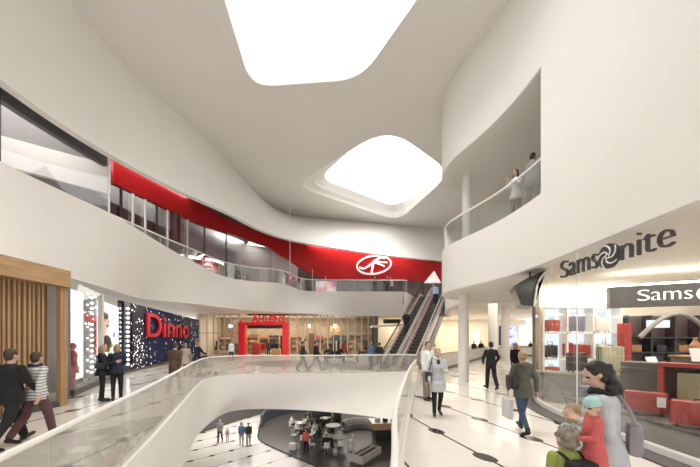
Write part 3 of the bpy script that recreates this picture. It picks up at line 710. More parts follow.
# canopy kiosk between the store and the escalators
t = thing('entrance_canopy', 'small dark framed canopy with white sloping roof behind the escalator', 'canopy', (3.9, 31.5, 0))
bm = NB(); box(bm, (0, 0, 3.35), (3.4, 2.4, 0.16), ry=-0.05); obj('roof', bm, WHITEP, t)
for sx in (-1.5, 1.5):
    for sy in (-1, 1):
        bm = NB(); box(bm, (sx, sy, 1.65), (0.12, 0.12, 3.3)); obj('post', bm, GRAPH, t)
bm = NB(); box(bm, (0.3, -1.2, 3.75), (1.7, 0.1, 0.45)); obj('fascia_sign', bm, GRAPH, t)
# lit shelves at the far cream wall
for i, (x, w, lab) in enumerate([(5.2, 1.4, 'low white counter with goods at the cream wall left of the escalators'), (8.3, 1.8, 'low white counter with goods behind the right escalator'), (10.1, 1.5, 'low white counter with goods near the nearest column')]):
    t = thing('shop_counter', lab, 'counter', (x, 38.6, 0), 0, 'low counters along the cream wall')
    bm = NB(); box(bm, (0, 0, 0.5), (w, 0.6, 1.0), bev=0.02); obj('body', bm, WHITEM, t)
    bm = NB(); box(bm, (0, 0, 1.03), (w+0.1, 0.7, 0.06)); obj('worktop', bm, MATS['shelf oak'], t)
random.seed(21)
for i in range(9):
    x = 7.6 + i*0.42 + random.uniform(-.1, .1); h = random.uniform(0.35, 0.8)
    bm = NB(); cyl(bm, (0, 0, 0), (0, 0, h*.55), 0.11, seg=10); cyl(bm, (0, 0, h*.55), (0, 0, h*.75), 0.11, 0.04, seg=10); cyl(bm, (0, 0, h*.75), (0, 0, h), 0.04, seg=10)
    o = obj('bottle_display', bm, [GM[1], GM[2], GM[4]][i % 3], smooth=False); o.location = (x, 38.6, 1.06)
    tag(o, 'dark bottle shaped display piece on a low counter along the cream wall', 'display piece', 'bottle shaped pieces on the low counters')
# far right: doors, poster, shopfront light
plinth('door_panel', 'dark tall panel between two distant white columns', (21.6, 43.8, 0), (1.0, 0.15, 3.9), GRAPH, 'panel')
plinth('poster_stand', 'blue and white tall poster near the distant columns', (23.4, 43.0, 0), (0.95, 0.12, 3.8), grad_poster('blue poster', [(0.35, (0.08, 0.12, 0.45)), (0.5, (0.35, 0.4, 0.75)), (0.65, (0.85, 0.87, 0.95))], 1.2), 'poster')
for i, (x, y, w, h) in enumerate([(26.0, 44.0, 2.2, 3.6), (18.6, 44.2, 0.8, 2.8)]):
    bm = NB(); box(bm, (0, 0, h/2), (w, 0.12, h)); o = obj('lit_shop_window', bm, glow('shop glow', (1.0, 0.93, 0.78), 1.6)); o.location = (x, y, 0.4)
    tag(o, ['wide glowing shop window at the far right end', 'narrow glowing shop window left of the dark tall panel'][i], 'shop window')
for i in range(6):
    x = 16.0 + i*1.9
    bm = NB(); box(bm, (0, 0, 0.55), (1.3, 0.6, 1.1), bev=0.03); o = obj('display_counter', bm, [GM[3], GM[2], WHITEM][i % 3]); o.location = (x, 41.0 + 0.4*(i % 2), 0)
    tag(o, ['pale', 'tan', 'white', 'pale', 'tan', 'white'][i] + ' low display counter far down the concourse, ' + ['first from the left', 'second from the left', 'third from the left', 'fourth from the left', 'fifth from the left', 'last on the right'][i], 'counter', 'far concourse counters')

# ---- upper gallery shopfronts
wf = [p for p in Wc if 6 < p[1] and p[0] < 11]
def at_px(c, px):
    r = (px-350)/F
    for a, b in zip(c[:-1], c[1:]):
        fa, fb = a[0]-r*a[1], b[0]-r*b[1]
        if fa * fb <= 0 and fa != fb: return a.lerp(b, -fa/(fb-fa))
WP = mat('white mullion', (0.8, 0.78, 0.74), 0.4, noise=0.02)
for i, px in enumerate([119, 131, 143.5, 155, 166, 174, 186, 203, 225]):
    p = at_px(Wc, px)
    if not p: continue
    m = WP if i in (1, 2, 4, 6) else (DMAROON if i in (5, 7) else GRAPH)
    bm = NB(); box(bm, (p.x+0.1, p.y, (5.906+zlow(p)-0.06)/2), (0.09 if i != 5 else 0.4, 0.09 if i != 5 else 0.4, zlow(p)-0.06-5.906))
    tag(obj('shopfront_post', bm, m), ['dark', 'white', 'white', 'dark', 'white', 'broad maroon', 'white', 'maroon', 'dark'][i] + ' upright post of the upper shopfront under the red wall, ' + ['first', 'second', 'third', 'fourth', 'fifth', 'sixth', 'seventh', 'eighth', 'ninth'][i] + ' from the left', 'post', 'upper shopfront posts')
gl = [p for p in Wc if p[1] > 13.5 and p[1] < 28]
bm = NB(); ribbon(bm, offset(gl, -0.02), 5.9, [zlow(p) for p in gl], 0.02); struct('window_4', bm, GLASSD, label='upper shopfront glass under the red wall')
pm = at_px(offset(Wc, 2.4), 130); 
bm = NB(); q = [p for p in offset(Wc, 1.5) if 13 < p[1] < 21]; ribbon(bm, q, 5.9, 9.4, 0.15); struct('wall_upper_maroon', bm, DMAROON, label='dark maroon shop interior panel')
bm = NB(); q = [p for p in offset(Wc, 1.6) if 21.0 < p[1] < 27.0]; ribbon(bm, q, 8.9, 9.75, 0.2); struct('trim_4', bm, WHITEM, label='white lit band in the grey upper shop')
t = thing('ceiling_light', 'bright square ceiling light inside the grey upper shop', 'ceiling light', tuple(dp(259, 243.5, 29.5)))
bm = NB(); box(bm, (0, 0, 0), (1.9, 1.5, 0.08), rz=0.5, bev=0.02); obj('diffuser', bm, LAMPN, t)
bm = NB(); box(bm, (0, 0, 0.05), (2.0, 1.6, 0.06), rz=0.5, bev=0.02); obj('housing', bm, GREYW, t)
bm = NB(); cyl(bm, (0, 0, 0.08), (0, 0, 12.3 - dp(259, 243.5, 29.5).z), 0.03, seg=8); obj('stem', bm, GREYW, t)
# near left upper unit: white slab behind the glass imitates a reflected white band
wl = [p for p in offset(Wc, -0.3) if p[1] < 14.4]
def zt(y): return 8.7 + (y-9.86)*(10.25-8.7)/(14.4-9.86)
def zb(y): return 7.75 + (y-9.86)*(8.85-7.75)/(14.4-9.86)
bm = NB(); ribbon(bm, wl, [max(zb(p[1]), 7.0) for p in wl], [max(zt(p[1]), 7.9) for p in wl], 0.25); struct('wall_upper_white', bm, WHITEM, label='white sloping slab imitating a reflection in the upper left glass')
bm = NB(); wl2 = [p for p in offset(Wc, 0.1) if p[1] < 14.4]; ribbon(bm, wl2, 5.9, 12.3, 0.1); struct('wall_upper_left', bm, mat('mid grey wall', (0.2, 0.19, 0.19), 0.6, noise=0.05), label='grey wall of the upper left unit')
gz = [p for p in gt if p[1] < 12.3]
g2 = [Vector((p[0]-0.1, p[1])) for p in gz]
bm = NB(); ribbon(bm, g2, 6.98, 9.3, 0.03); struct('window_5', bm, GLASSD, label='reflective glass screen on the upper left gallery')
bm = NB(); ribbon(bm, [Vector((p[0]-0.25, p[1])) for p in gz], 8.86, 9.3, 0.2); struct('trim_10', bm, GRAPH, label='dark strip painted in for the gap over the glass screen')  # dark gap under the band painted as a solid strip
bm = NB(); box(bm, (g2[-1].x, g2[-1].y, 8.1), (0.05, 0.05, 2.2)); struct('trim_5', bm, WP, label='edge of the glass screen')
bm = NB(); p = at_px(gz, 1.5) or gz[60]; box(bm, (p.x-0.1, p.y, 8.1), (0.08, 0.08, 2.4)); struct('trim_6', bm, GRAPH, label='dark post of the glass screen')

# ---- oval emblem and triangle on the red wall
c = at_px(offset(Wc, -0.2), 374); c2 = at_px(offset(Wc, -0.2), 384)
ang = math.atan2((c2-c).y, (c2-c).x)
t = thing('wall_emblem', 'white oval emblem with branching strokes on the red wall', 'emblem', (c.x, c.y, EYE + (HZ-265)*c.y/F), ang)
EMW = mat('emblem white', (0.9, 0.88, 0.86), 0.4, noise=0.01, emit=(1, 0.97, 0.95), estr=0.5)
rl = math.radians(9)
def e2(x, z): return Vector((x*math.cos(rl) - z*math.sin(rl), -0.05, x*math.sin(rl) + z*math.cos(rl)))
bm = NB(); tube(bm, [e2(1.78*math.cos(k*PI/24), 0.92*math.sin(k*PI/24)) for k in range(48)], 0.085, 8, closed=True); obj('ring', bm, EMW, t, True)
for st_, w_ in (([(-1.55, -0.05), (-1.1, -0.22), (-0.5, 0.0), (0.3, 0.48), (0.9, 0.62), (1.25, 0.5)], 0.1), ([(0.1, 0.38), (-0.15, -0.1), (-0.4, -0.85)], 0.11), ([(0.15, 0.32), (0.7, 0.22), (1.4, 0.05)], 0.08), ([(0.1, 0.2), (0.6, -0.02), (1.05, -0.3)], 0.08)):
    bm = NB(); tube(bm, cat([e2(*p) for p in st_], 6), w_, 8); obj('stroke', bm, EMW, t, True)
c = at_px(offset(Wc, -0.2), 433)
bm = NB(); s_ = c.y/F
v = [(-9*s_, -5.5*s_), (8*s_, -5.5*s_), (1*s_, 6.5*s_)]
a3 = [bm.verts.new((x, -0.04, z)) for x, z in v]; b3 = [bm.verts.new((x, 0.04, z)) for x, z in v]
bm.faces.new(a3); bm.faces.new(b3[::-1])
for k in range(3): bm.faces.new((a3[k], b3[k], b3[(k+1) % 3], a3[(k+1) % 3]))
o = obj('arrow_sign', bm, EMW); o.location = (c.x, c.y, EYE + (HZ-277.5)*s_); tag(o, 'white triangle sign on the red wall above the escalators', 'sign')
# colourful advert screens below the red wall
AD = grad_poster('pink advert', [(0.3, (0.5, 0.1, 0.35)), (0.45, (0.9, 0.4, 0.4)), (0.55, (0.95, 0.8, 0.85)), (0.7, (0.35, 0.3, 0.8))], 0.7, 0.3)
pa, pb = at_px(offset(Wc, -0.25), 316), at_px(offset(Wc, -0.25), 336)
bm = NB(); slab(bm, pa, pb, 6.0, 7.75, 0.1); tag(obj('advert_screen', bm, AD), 'pink and violet glowing advert panel below the red wall', 'screen')
bm = NB(); q = [p for p in offset(Wc, 0.05) if p[0] > -5.5 and p[0] < 11.5]; ribbon(bm, q, 5.9, [zlow(p)+0.1 for p in q], 0.1); struct('wall_upper_far', bm, mat('dim upper shopfront', (0.16, 0.13, 0.13), 0.3, noise=0.4, nscale=0.8), label='dim shopfront under the red wall')

for px, h_, lab in ((312.5, 2.1, 'taller slim white pole on the far upper gallery, beside the advert panel'), (325.5, 1.5, 'shorter slim white pole on the far upper gallery, in front of the advert panel')):
    bm = NB(); cyl(bm, (0, 0, 0), (0, 0, h_), 0.025, seg=8); cyl(bm, (0, 0, 0), (0, 0, 0.03), 0.09, seg=12); o = obj('slim_pole', bm, WHITEP); o.location = ((px-350)/F*25.9, 25.9, 5.9); tag(o, lab, 'pole')
# ---- hanging white cable
q = dp(290, 291, 24.6)
bm = NB(); cyl(bm, (q.x, q.y, 5.98), (q.x, q.y, 13.0), 0.035, seg=8); tag(obj('hanging_cable', bm, WHITEP), 'thin white vertical cable in front of the far skylight band', 'cable')
# ================================================================== LUGGAGE SHOP
sg = cat([(5.2, 1.0), (5.22, 4), (5.27, 6.8), (5.42, 8.2), (5.85, 9.5), (6.55, 10.55)], 8)
bm = NB(); ribbon(bm, offset(sg, 0.12), 0, 0.03, 0.55); struct('trim_7', bm, DGREY, label='dark stone strip along the shop glass')
bm = NB(); ribbon(bm, offset(sg, -0.05), 0, 0.14, 0.12); struct('baseboard_shop', bm, WHITEM, label='pale kerb under the shop glass')
bm = NB(); poly(bm, [(p[0], p[1]) for p in offset(sg, -0.1)] + [(7.2, 12.4), (18, 12.6), (18, 1)], 0.02); struct('floor_shop', bm, mat('shop floor', (0.66, 0.60, 0.53), 0.25, noise=0.03), label='plain floor of the luggage shop')
bm = NB(); ribbon(bm, offset(sg, -0.02), 0.14, 3.98, 0.015); struct('window_6', bm, GLASS, label='curved glass front of the luggage shop')
for px in (577,):
    p = at_px(sg, px); bm = NB(); cyl(bm, (p.x, p.y, 0.1), (p.x, p.y, 3.98), 0.012, seg=8); struct('trim_8', bm, WP, label='thin glass joint of the shop front')
bm = NB(); box(bm, (6.55, 10.6, 2.0), (0.2, 0.12, 3.98), rz=0.6); struct('trim_9', bm, mat('bronze post', (0.25, 0.21, 0.17), 0.35, metal=0.5, noise=0.1), label='bronze end post of the shop glass')
bm = NB(); box(bm, (12.7, 12.9, 2.0), (9.4, 0.2, 4.0)); slab(bm, (6.72, 10.72), (7.85, 12.85), 0, 4.0, 0.08, 0.0); struct('wall_shop_back', bm, CREAM, label='back wall of the luggage shop')
# front sign
def samsonite(W, H, m, depth, loc, rz, lab, emblem_mat, cut):
    t = thing('shop_sign', lab, 'sign', loc, rz)
    wl, wm, wr = 0.475*W, 0.115*W, 0.40*W
    bm = text_bm('S', 0.098*W, H, depth, off=-0.018); obj('lettering', bm, m, t)
    bm = text_bm('ams', 0.316*W, H*0.78, depth, off=-0.018)
    bmesh.ops.transform(bm, matrix=Matrix.Translation((0.113*W, 0, 0)), verts=bm.verts[:]); obj('lettering', bm, m, t)
    bm = text_bm('nite', 0.362*W, H*1.02, depth, off=-0.018)
    bmesh.ops.transform(bm, matrix=Matrix.Translation((0.638*W, 0, 0)), verts=bm.verts[:]); obj('lettering', bm, m, t)
    # pinwheel roundel: a round disc crossed by five pale curved cuts
    R = H*0.60; cx = 0.533*W; cz = H*0.42
    bm = NB(); cyl(bm, (cx, depth, cz), (cx, -depth, cz), R, seg=40); obj('emblem_disc', bm, emblem_mat, t)
    for k in range(5):
        a0 = k*2*PI/5 + 0.3; pts = []
        for i in range(9):
            u = i/8; r = R*(0.16 + 0.86*u); a = a0 + 1.7*u; pts.append((cx + r*math.cos(a), -depth-0.004, cz + r*math.sin(a)))
        bm = NB(); tube(bm, pts, [R*(0.075 - 0.03*abs(2*i/8-1)) for i in range(9)], 6); obj('emblem_cut', bm, cut, t)
    bm = NB(); tube(bm, [(cx + R*0.17*math.cos(a), -depth-0.004, cz + R*0.17*math.sin(a)) for a in [i*PI/6 for i in range(12)]], R*0.05, 6, closed=True); obj('emblem_cut', bm, cut, t)
    return t
SIGND = mat('dark sign face', (0.05, 0.05, 0.055), 0.4, noise=0.1)
SIGNW = glow('white sign glow', (1.0, 0.98, 0.95), 1.6)
fa = Vector((5.12, 7.28)); fb = Vector((5.06, 4.68)); d_ = fb - fa
t = samsonite(d_.length, 0.40, SIGND, 0.03, (fa.x, fa.y, 3.43), math.atan2(d_.y, d_.x), 'dark letters reading Samsonite with pinwheel roundel on the shop glass', SIGND, WHITEM)
# inner bulkhead with white lettering
ba, bb = Vector((8.0, 9.3)), Vector((12.6, 7.3)); d_ = bb - ba
bm = NB(); slab(bm, ba, bb, 2.93, 3.56, 0.25); struct('wall_shop_bulkhead', bm, mat('taupe bulkhead', (0.052, 0.046, 0.042), 0.45, noise=0.06), label='dark bulkhead inside the luggage shop')
u_ = d_.normalized(); s0 = ba + u_*0.52
samsonite(2.75, 0.32, SIGNW, 0.03, (s0.x - u_.y*-0.17*-1, s0.y - 0.18, 3.1), math.atan2(u_.y, u_.x), 'white glowing Samsonite lettering on the dark bulkhead inside the shop', SIGNW, MATS['taupe bulkhead'])

# suitcases
SRED = mat('red suitcase shell', (0.40, 0.05, 0.04), 0.35, noise=0.06); SBLK = mat('black suitcase shell', (0.02, 0.02, 0.022), 0.4, noise=0.2)
SBLU = mat('slate suitcase shell', (0.19, 0.21, 0.28), 0.45, noise=0.06); SWHT = mat('white suitcase shell', (0.78, 0.77, 0.74), 0.4, noise=0.02); SBEI = mat('olive beige suitcase shell', (0.40, 0.36, 0.22), 0.4, noise=0.05)
def suitcase(loc, w, h, d, m, lab, rz=0.0, handle=0.16, group=None, tagm=None, lying=False):
    t = thing('suitcase', lab, 'suitcase', loc, rz, group)
    wr = 0.05
    bm = NB(); box(bm, (0, 0, wr + (h-wr)/2), (w, d, h-wr), bev=min(w, d)*0.16); o = obj('shell', bm, m, t, False)
    bm = NB(); n = 5
    for k in range(n): box(bm, (-w*0.36 + w*0.72*k/(n-1), -d/2-0.002, wr + (h-wr)/2), (w*0.05, 0.02, (h-wr)*0.8), bev=0.006)
    obj('ribs', bm, m, t)
    bm = NB(); box(bm, (0, 0, wr + (h-wr)/2), (w+0.008, 0.02, h-wr+0.008), bev=0.008); obj('zip_band', bm, BLACK, t)
    if handle > 0:
        bm = NB(); hw = w*0.2; tube(bm, [(-hw, 0, h-0.02), (-hw, 0, h+handle), (hw, 0, h+handle), (hw, 0, h-0.02)], 0.012, 6); obj('trolley_handle', bm, STEEL if m is not SBLK else BLACK, t)
    bm = NB(); tube(bm, [(-0.07, -0.02, h-0.005), (-0.06, -0.02, h+0.035), (0.06, -0.02, h+0.035), (0.07, -0.02, h-0.005)], 0.012, 6); obj('carry_handle', bm, BLACK, t)
    for sx in (-1, 1):
        for sy in (-1, 1):
            bm = NB(); cyl(bm, (sx*w*0.38-0.012, sy*d*0.32, 0.028), (sx*w*0.38+0.012, sy*d*0.32, 0.028), 0.028, seg=10); cyl(bm, (sx*w*0.38, sy*d*0.32, 0.03), (sx*w*0.38, sy*d*0.32, 0.07), 0.01, seg=6); obj('wheel', bm, BLACK, t)
    if tagm:
        bm = NB(); box(bm, (w*0.36, -d/2-0.025, h*0.62), (w*0.2, 0.008, h*0.42)); obj('price_card', bm, mat('white card', (0.85, 0.84, 0.82), 0.6, noise=0.01), t)
    return t
# lit niche wall
YD = 12.35
cols = [540, 563.5, 589, 616.5]; rows_ = [308, 333, 359, 379]
X = lambda px: (px-350)/F*YD
Z = lambda py: EYE + (HZ-py)/F*YD
t = thing('niche_cabinet', 'white lit wall of nine suitcase niches', 'display cabinet', (0, 0, 0))
for i in range(3):
    for j in range(3):
        bm = NB(); box(bm, ((X(cols[i])+X(cols[i+1]))/2, YD+0.24, (Z(rows_[j])+Z(rows_[j+1]))/2), (X(cols[i+1])-X(cols[i])-0.06, 0.03, Z(rows_[j])-Z(rows_[j+1])-0.06)); obj('lit_panel', bm, LIGHTBOX, t)
for c_ in cols:
    bm = NB(); box(bm, (X(c_), YD, (Z(308)+0.02)/2), (0.06, 0.5, Z(308)-0.02)); obj('upright', bm, WHITEP, t)
for r_ in rows_:
    bm = NB(); box(bm, ((X(540)+X(616.5))/2, YD, Z(r_)), (X(616.5)-X(540), 0.5, 0.06)); obj('shelf_board', bm, WHITEP, t)
bm = NB(); box(bm, ((X(540)+X(616.5))/2, YD+0.05, Z(379)/2), (X(616.5)-X(540), 0.35, Z(379)-0.04)); obj('base', bm, WHITEP, t)
sh = lambda r_: Z(r_) + 0.03
def sc(px, r_, w, h, m, lab, handle): suitcase(((px-350)/F*(YD-0.05), YD-0.05, sh(r_)), w, h, 0.26, m, lab, 0, handle, 'suitcases in the lit niches')
sc(551.5, 333, 0.56, 0.50, SRED, 'red suitcase in the top left lit niche', 0.1)
sc(575, 333, 0.68, 0.66, SBLU, 'slate blue suitcase in the top middle lit niche', 0.12)
sc(601.5, 333, 0.56, 0.62, SWHT, 'white suitcase in the top right lit niche', 0.16)
sc(550, 359, 0.50, 0.54, SBLK, 'black suitcase in the middle row left lit niche', 0.14)
sc(567.5, 359, 0.32, 0.64, SRED, 'narrow red suitcase in the centre lit niche', 0.0)
sc(582, 359, 0.5, 0.56, SRED, 'wide red suitcase in the centre lit niche', 0.12)
sc(603.5, 359, 0.5, 0.6, SWHT, 'white suitcase in the middle row right lit niche', 0.14)
sc(551, 379, 0.56, 0.48, SRED, 'red suitcase in the bottom left lit niche', 0.1)
sc(603.5, 379, 0.52, 0.48, SRED, 'red suitcase in the bottom right lit niche', 0.1)

bm = NB(); box(bm, (9.5, 12.35, 3.5), (3.1, 0.3, 0.06)); tag(obj('cove_fill_light', bm, LAMPW), 'warm cove light strip on top of the lit niche wall', 'light')
bm = NB(); slab(bm, (8.15, 9.52), (12.4, 7.65), 3.6, 3.66, 0.08); tag(obj('cove_fill_light', bm, LAMPW), 'added warm fill strip hidden behind the dark lettered bulkhead', 'light')  # unseen strip added to brighten the shop ceiling
bm = NB(); slab(bm, (8.15, 9.47), (12.4, 7.62), 3.5, 3.6, 0.12); struct('trim_11', bm, WHITEM, label='ledge under the added fill strip')
# counters
GREYC = mat('grey counter', (0.27, 0.25, 0.23), 0.4, noise=0.06); DKC = mat('dark display timber', (0.115, 0.095, 0.085), 0.4, noise=0.12, nscale=3)
t = thing('curved_counter', 'low curved grey counter in front of the lit niches', 'counter', (0, 0, 0))
cc = cat([(6.25, 9.55), (6.35, 9.15), (6.8, 8.85), (7.5, 8.75), (8.2, 8.8)], 6)
bm = NB(); ribbon(bm, [Vector((p[0], p[1]+0.35)) for p in cc], 0.02, 0.9, 0.68); obj('body', bm, GREYC, t)
bm = NB(); ribbon(bm, [Vector((p[0], p[1]+0.35)) for p in cc], 0.9, 0.95, 0.74); obj('worktop', bm, mat('counter top', (0.38, 0.35, 0.32), 0.3, noise=0.03), t)
suitcase((6.95, 9.2, 0.95), 0.52, 0.60, 0.26, SBLK, 'black suitcase standing on the curved grey counter', 0.1, 0.26)
suitcase((6.5, 8.25, 0.02), 0.6, 0.68, 0.3, SBLU, 'slate blue suitcase on the floor before the curved counter', 0.2, 0.0)
suitcase((7.75, 8.95, 0.95), 0.62, 0.80, 0.3, SBEI, 'large olive beige suitcase standing on the right end of the curved counter', -0.1, 0.26)
t = thing('display_table', 'white topped display table behind the beige suitcase', 'table', (8.9, 8.2, 0.02))
bm = NB(); box(bm, (0, 0, 1.13), (1.4, 0.6, 0.08), bev=0.01); obj('tabletop', bm, WHITEM, t)
bm = NB(); box(bm, (0, 0, 0.55), (1.3, 0.5, 1.09)); obj('body', bm, DKC, t)
def bookstand(loc, rz, lab):
    t = thing('display_stand', lab, 'display stand', loc, rz)
    bm = NB(); box(bm, (0, 0.03, 0.15), (0.36, 0.02, 0.30), rx=-0.35); obj('panel', bm, WHITEM, t)
    bm = NB(); box(bm, (0, -0.03, 0.012), (0.38, 0.2, 0.024)); obj('foot', bm, GRAPH, t)
bookstand((8.25, 8.15, 1.19), 0.2, 'white tilted display stand on the white topped table')
# dark display block with red frame
t = thing('display_block', 'tall dark timber display block with red framed niche', 'display block', (7.35, 6.35, 0.02), -1.0)
bm = NB(); box(bm, (0, 0.13, 0.7), (2.4, 0.6, 1.4)); obj('body', bm, DKC, t)
bm = NB(); 
for x, z, w, h in ((-0.45, 1.0, 0.08, 0.8), (0.45, 1.0, 0.08, 0.8), (0, 1.4, 0.98, 0.08), (0, 0.6, 0.98, 0.06)): box(bm, (x, -0.36, z), (w, 0.36, h))
obj('red_frame', bm, SRED, t)
Rm = Matrix.Rotation(-1.0, 3, 'Z'); q = Vector((7.35, 6.35, 0)) + Rm @ Vector((0, -0.34, 0))
suitcase((q.x, q.y, 0.65), 0.44, 0.62, 0.22, SBEI, 'beige ribbed suitcase inside the red framed niche', -1.0, 0.0)
bookstand((7.3, 6.2, 1.48), -0.4, 'white tilted display stand on top of the tall dark display block')
t = thing('display_plinth', 'long low dark plinth along the shop glass', 'plinth', (6.05, 5.6, 0.02), 0)
bm = NB(); box(bm, (0, 0, 0.19), (0.75, 4.6, 0.38), bev=0.01); obj('body', bm, GREYC, t)
bm = NB(); box(bm, (0, 0, 0.4), (0.8, 4.65, 0.05), bev=0.01); obj('top', bm, DKC, t)
suitcase((6.0, 6.1, 0.445), 0.62, 0.46, 0.24, SRED, 'red suitcase with white card on the low plinth, the farther one', -0.75, 0.0, None, True)
suitcase((5.95, 5.1, 0.445), 0.70, 0.46, 0.24, SRED, 'red suitcase with white card on the low plinth, nearest the right edge', -0.75, 0.0, None, True)
suitcase((8.0, 7.55, 0.02), 0.62, 1.0, 0.3, SRED, 'tall dark red suitcase beside the white topped table', -0.5, 0.0)
# shelving at the back right
t = thing('shelving_unit', 'dark shelving with arch at the back right of the shop', 'shelf', (13.0, 12.2, 0.02))
bm = NB()
box(bm, (0, 0.2, 1.45), (3.9, 0.06, 2.9)); obj('back_panel', bm, DKC, t)
for x in (-1.9, -0.95, 0.0, 0.95, 1.9):
    bm = NB(); box(bm, (x, 0, 1.45), (0.06, 0.45, 2.9)); obj('upright', bm, GRAPH, t)
for z in (0.05, 0.75, 1.4, 2.0):
    bm = NB(); box(bm, (0, 0, z), (3.86, 0.42, 0.05)); obj('shelf_board', bm, GRAPH, t)
bm = NB(); tube(bm, [(-1.5 + 3.0*i/14, -0.28, 2.0 + 0.95*math.sin(PI*i/14)) for i in range(15)], 0.09, 8); obj('arch', bm, GREYC, t)
bm = NB(); box(bm, (-0.75, -0.27, 2.55), (0.9, 0.04, 0.3)); obj('lit_panel', bm, LIGHTBOX, t)
random.seed(9)
def handbag(loc, m, lab, s=1.0):
    t = thing('handbag', lab, 'bag', loc, 0, 'bags on the dark shelving')
    bm = NB(); box(bm, (0, 0, 0.14*s), (0.4*s, 0.16, 0.28*s), bev=0.03); obj('body', bm, m, t)
    bm = NB(); tube(bm, [(-0.11*s, 0, 0.27*s), (-0.09*s, 0, 0.4*s), (0.09*s, 0, 0.4*s), (0.11*s, 0, 0.27*s)], 0.012, 6); obj('handle', bm, m, t)
TAN = mat('tan leather', (0.42, 0.22, 0.1), 0.45, noise=0.1)
for i, (x, z, m, lab) in enumerate([(-1.45, 1.43, TAN, 'tan handbag on the upper shelf, far left bay'), (-0.45, 1.43, SBLK, 'black handbag on the upper shelf, second bay'), (0.45, 1.43, TAN, 'tan handbag on the upper shelf, third bay'), (1.4, 1.43, SRED, 'red handbag on the upper shelf, right bay'), (-0.45, 0.78, SBLU, 'slate bag on the middle shelf, second bay'), (0.5, 0.78, TAN, 'tan bag on the middle shelf, third bay')]):
    handbag((13.0+x, 12.15, 0.02+z), m, lab)
plinth('red_pillar', 'dark red upright panel at the left of the dark shelving', (10.6, 11.6, 0.02), (0.3, 0.3, 2.55), SRED, 'panel')
t = thing('corner_counter', 'dark counter with tan goods at the right edge of the shop', 'counter', (11.3, 9.0, 0.02))
bm = NB(); box(bm, (0, 0, 0.7), (2.6, 0.7, 1.4), bev=0.01); obj('body', bm, DKC, t)
bm = NB(); box(bm, (0, 0, 1.43), (2.7, 0.8, 0.05), bev=0.01); obj('worktop', bm, TAN, t)
handbag((10.95, 8.9, 1.475), TAN, 'large tan handbag on the dark counter at the right edge', 1.5)
bm = NB(); cyl(bm, (0, 0, 0), (0, 0, 0.32), 0.1, 0.12, seg=16); cyl(bm, (0, 0, 0.32), (0, 0, 0.45), 0.12, 0.04, seg=16); cyl(bm, (0, 0, 0.45), (0, 0, 0.55), 0.04, 0.05, seg=16)
o = obj('vase', bm, TAN); o.location = (10.3, 8.95, 1.475); tag(o, 'tan bottle vase on the left end of the dark right counter', 'vase')
# hanging faceted dark sign box at the shop corner
t = thing('projecting_sign', 'faceted black box sign hanging at the shop corner', 'sign')
poly_ = [(514, 286), (527, 278), (546.5, 269.5), (538.5, 282), (535.5, 296), (534, 306.5), (521, 305)]
Yb = 8.6
bm = NB(); fr = [bm.verts.new(dp(x, y, Yb)) for x, y in poly_]; bk = [bm.verts.new(dp(x, y, Yb) + Vector((0.35, 0.9, 0.0))) for x, y in poly_]
bm.faces.new(fr); bm.faces.new(bk[::-1])
for i in range(len(fr)): bm.faces.new((fr[i], bk[i], bk[(i+1) % len(fr)], fr[(i+1) % len(fr)]))
bmesh.ops.triangulate(bm, faces=[f for f in bm.faces if len(f.verts) > 4])
obj('box', bm, mat('black gloss', (0.018, 0.018, 0.02), 0.18, noise=0.1), t)
e = [dp(534, 306.5, Yb-0.03), dp(535.3, 296, Yb-0.03), dp(538.2, 282, Yb-0.03), dp(546.5, 269.6, Yb-0.03)]
bm = NB(); tube(bm, cat(e, 4), 0.035, 6); obj('trim', bm, STEEL, t)
p = dp(530, 277, Yb); bm = NB(); cyl(bm, (p.x+0.3, p.y+0.5, p.z-0.1), (p.x+0.3, p.y+0.5, 4.02), 0.03, seg=8); obj('hanger', bm, GRAPH, t)

# ================================================================== BALUSTRADES
def balustrade(name, lab, path, zb_, zr, panel, gm, rail_m, rail_r, posts=None, group=None, gap=0.03, flat=None):
    """glass panels, handrail and posts along a plan path; zb_/zr functions or numbers"""
    P = [Vector((p[0], p[1])) for p in path]
    L = sum((b-a).length for a, b in zip(P[:-1], P[1:])); n = max(1, round(L/panel)); k = 6
    R = resample(P, n*k+1)
    fb = zb_ if callable(zb_) else (lambda p: zb_); fr_ = zr if callable(zr) else (lambda p: zr)
    t = thing(name, lab, 'balustrade', (0, 0, 0), 0, group)
    for i in range(n):
        seg = R[i*k:(i+1)*k+1]
        if fr_(seg[0]) - fb(seg[0]) < 0.12: continue
        d0 = (seg[1]-seg[0]).normalized()*gap; d1 = (seg[-1]-seg[-2]).normalized()*gap
        seg = [seg[0]+d0*.3] + seg[1:-1] + [seg[-1]-d1*.3]
        bm = NB(); ribbon(bm, seg, [fb(p) for p in seg], [fr_(p)-0.02 for p in seg], 0.016); obj('glass_panel', bm, gm, t)
        if posts:
            bm = NB(); cyl(bm, (seg[0].x, seg[0].y, fb(seg[0])), (seg[0].x, seg[0].y, fr_(seg[0])), posts, seg=8); obj('post', bm, STEEL, t)
    bm = NB(); tube(bm, [Vector((p.x, p.y, fr_(p))) for p in R], rail_r, 8); obj('handrail', bm, rail_m, t, True)
    return t
vp = [p for p in offset(void_top, -0.08) if p[1] > 1.1]
balustrade('glass_balustrade', 'glass balustrade with pale handrail around the floor opening', vp, 0.05, 1.07, 1.7, GLASST, WHITEP, 0.032)
gz_ = {}
def gtop(p):
    best = min(gt, key=lambda q: (q[0]-p.x)**2 + (q[1]-p.y)**2); return best[2] - 0.04
gp_ = [Vector((p[0], p[1])) for p in offset(gt, 0.08) if p[1] > 11.5] + [Vector(p) for p in [(4.9, 25.75)]]
balustrade('glass_balustrade', 'glass balustrade with thin steel handrail along the left and far upper gallery', gp_, gtop, lambda p: max(6.98, 6.98), 1.5, GLASSR, WHITEP, 0.035, 0.014)
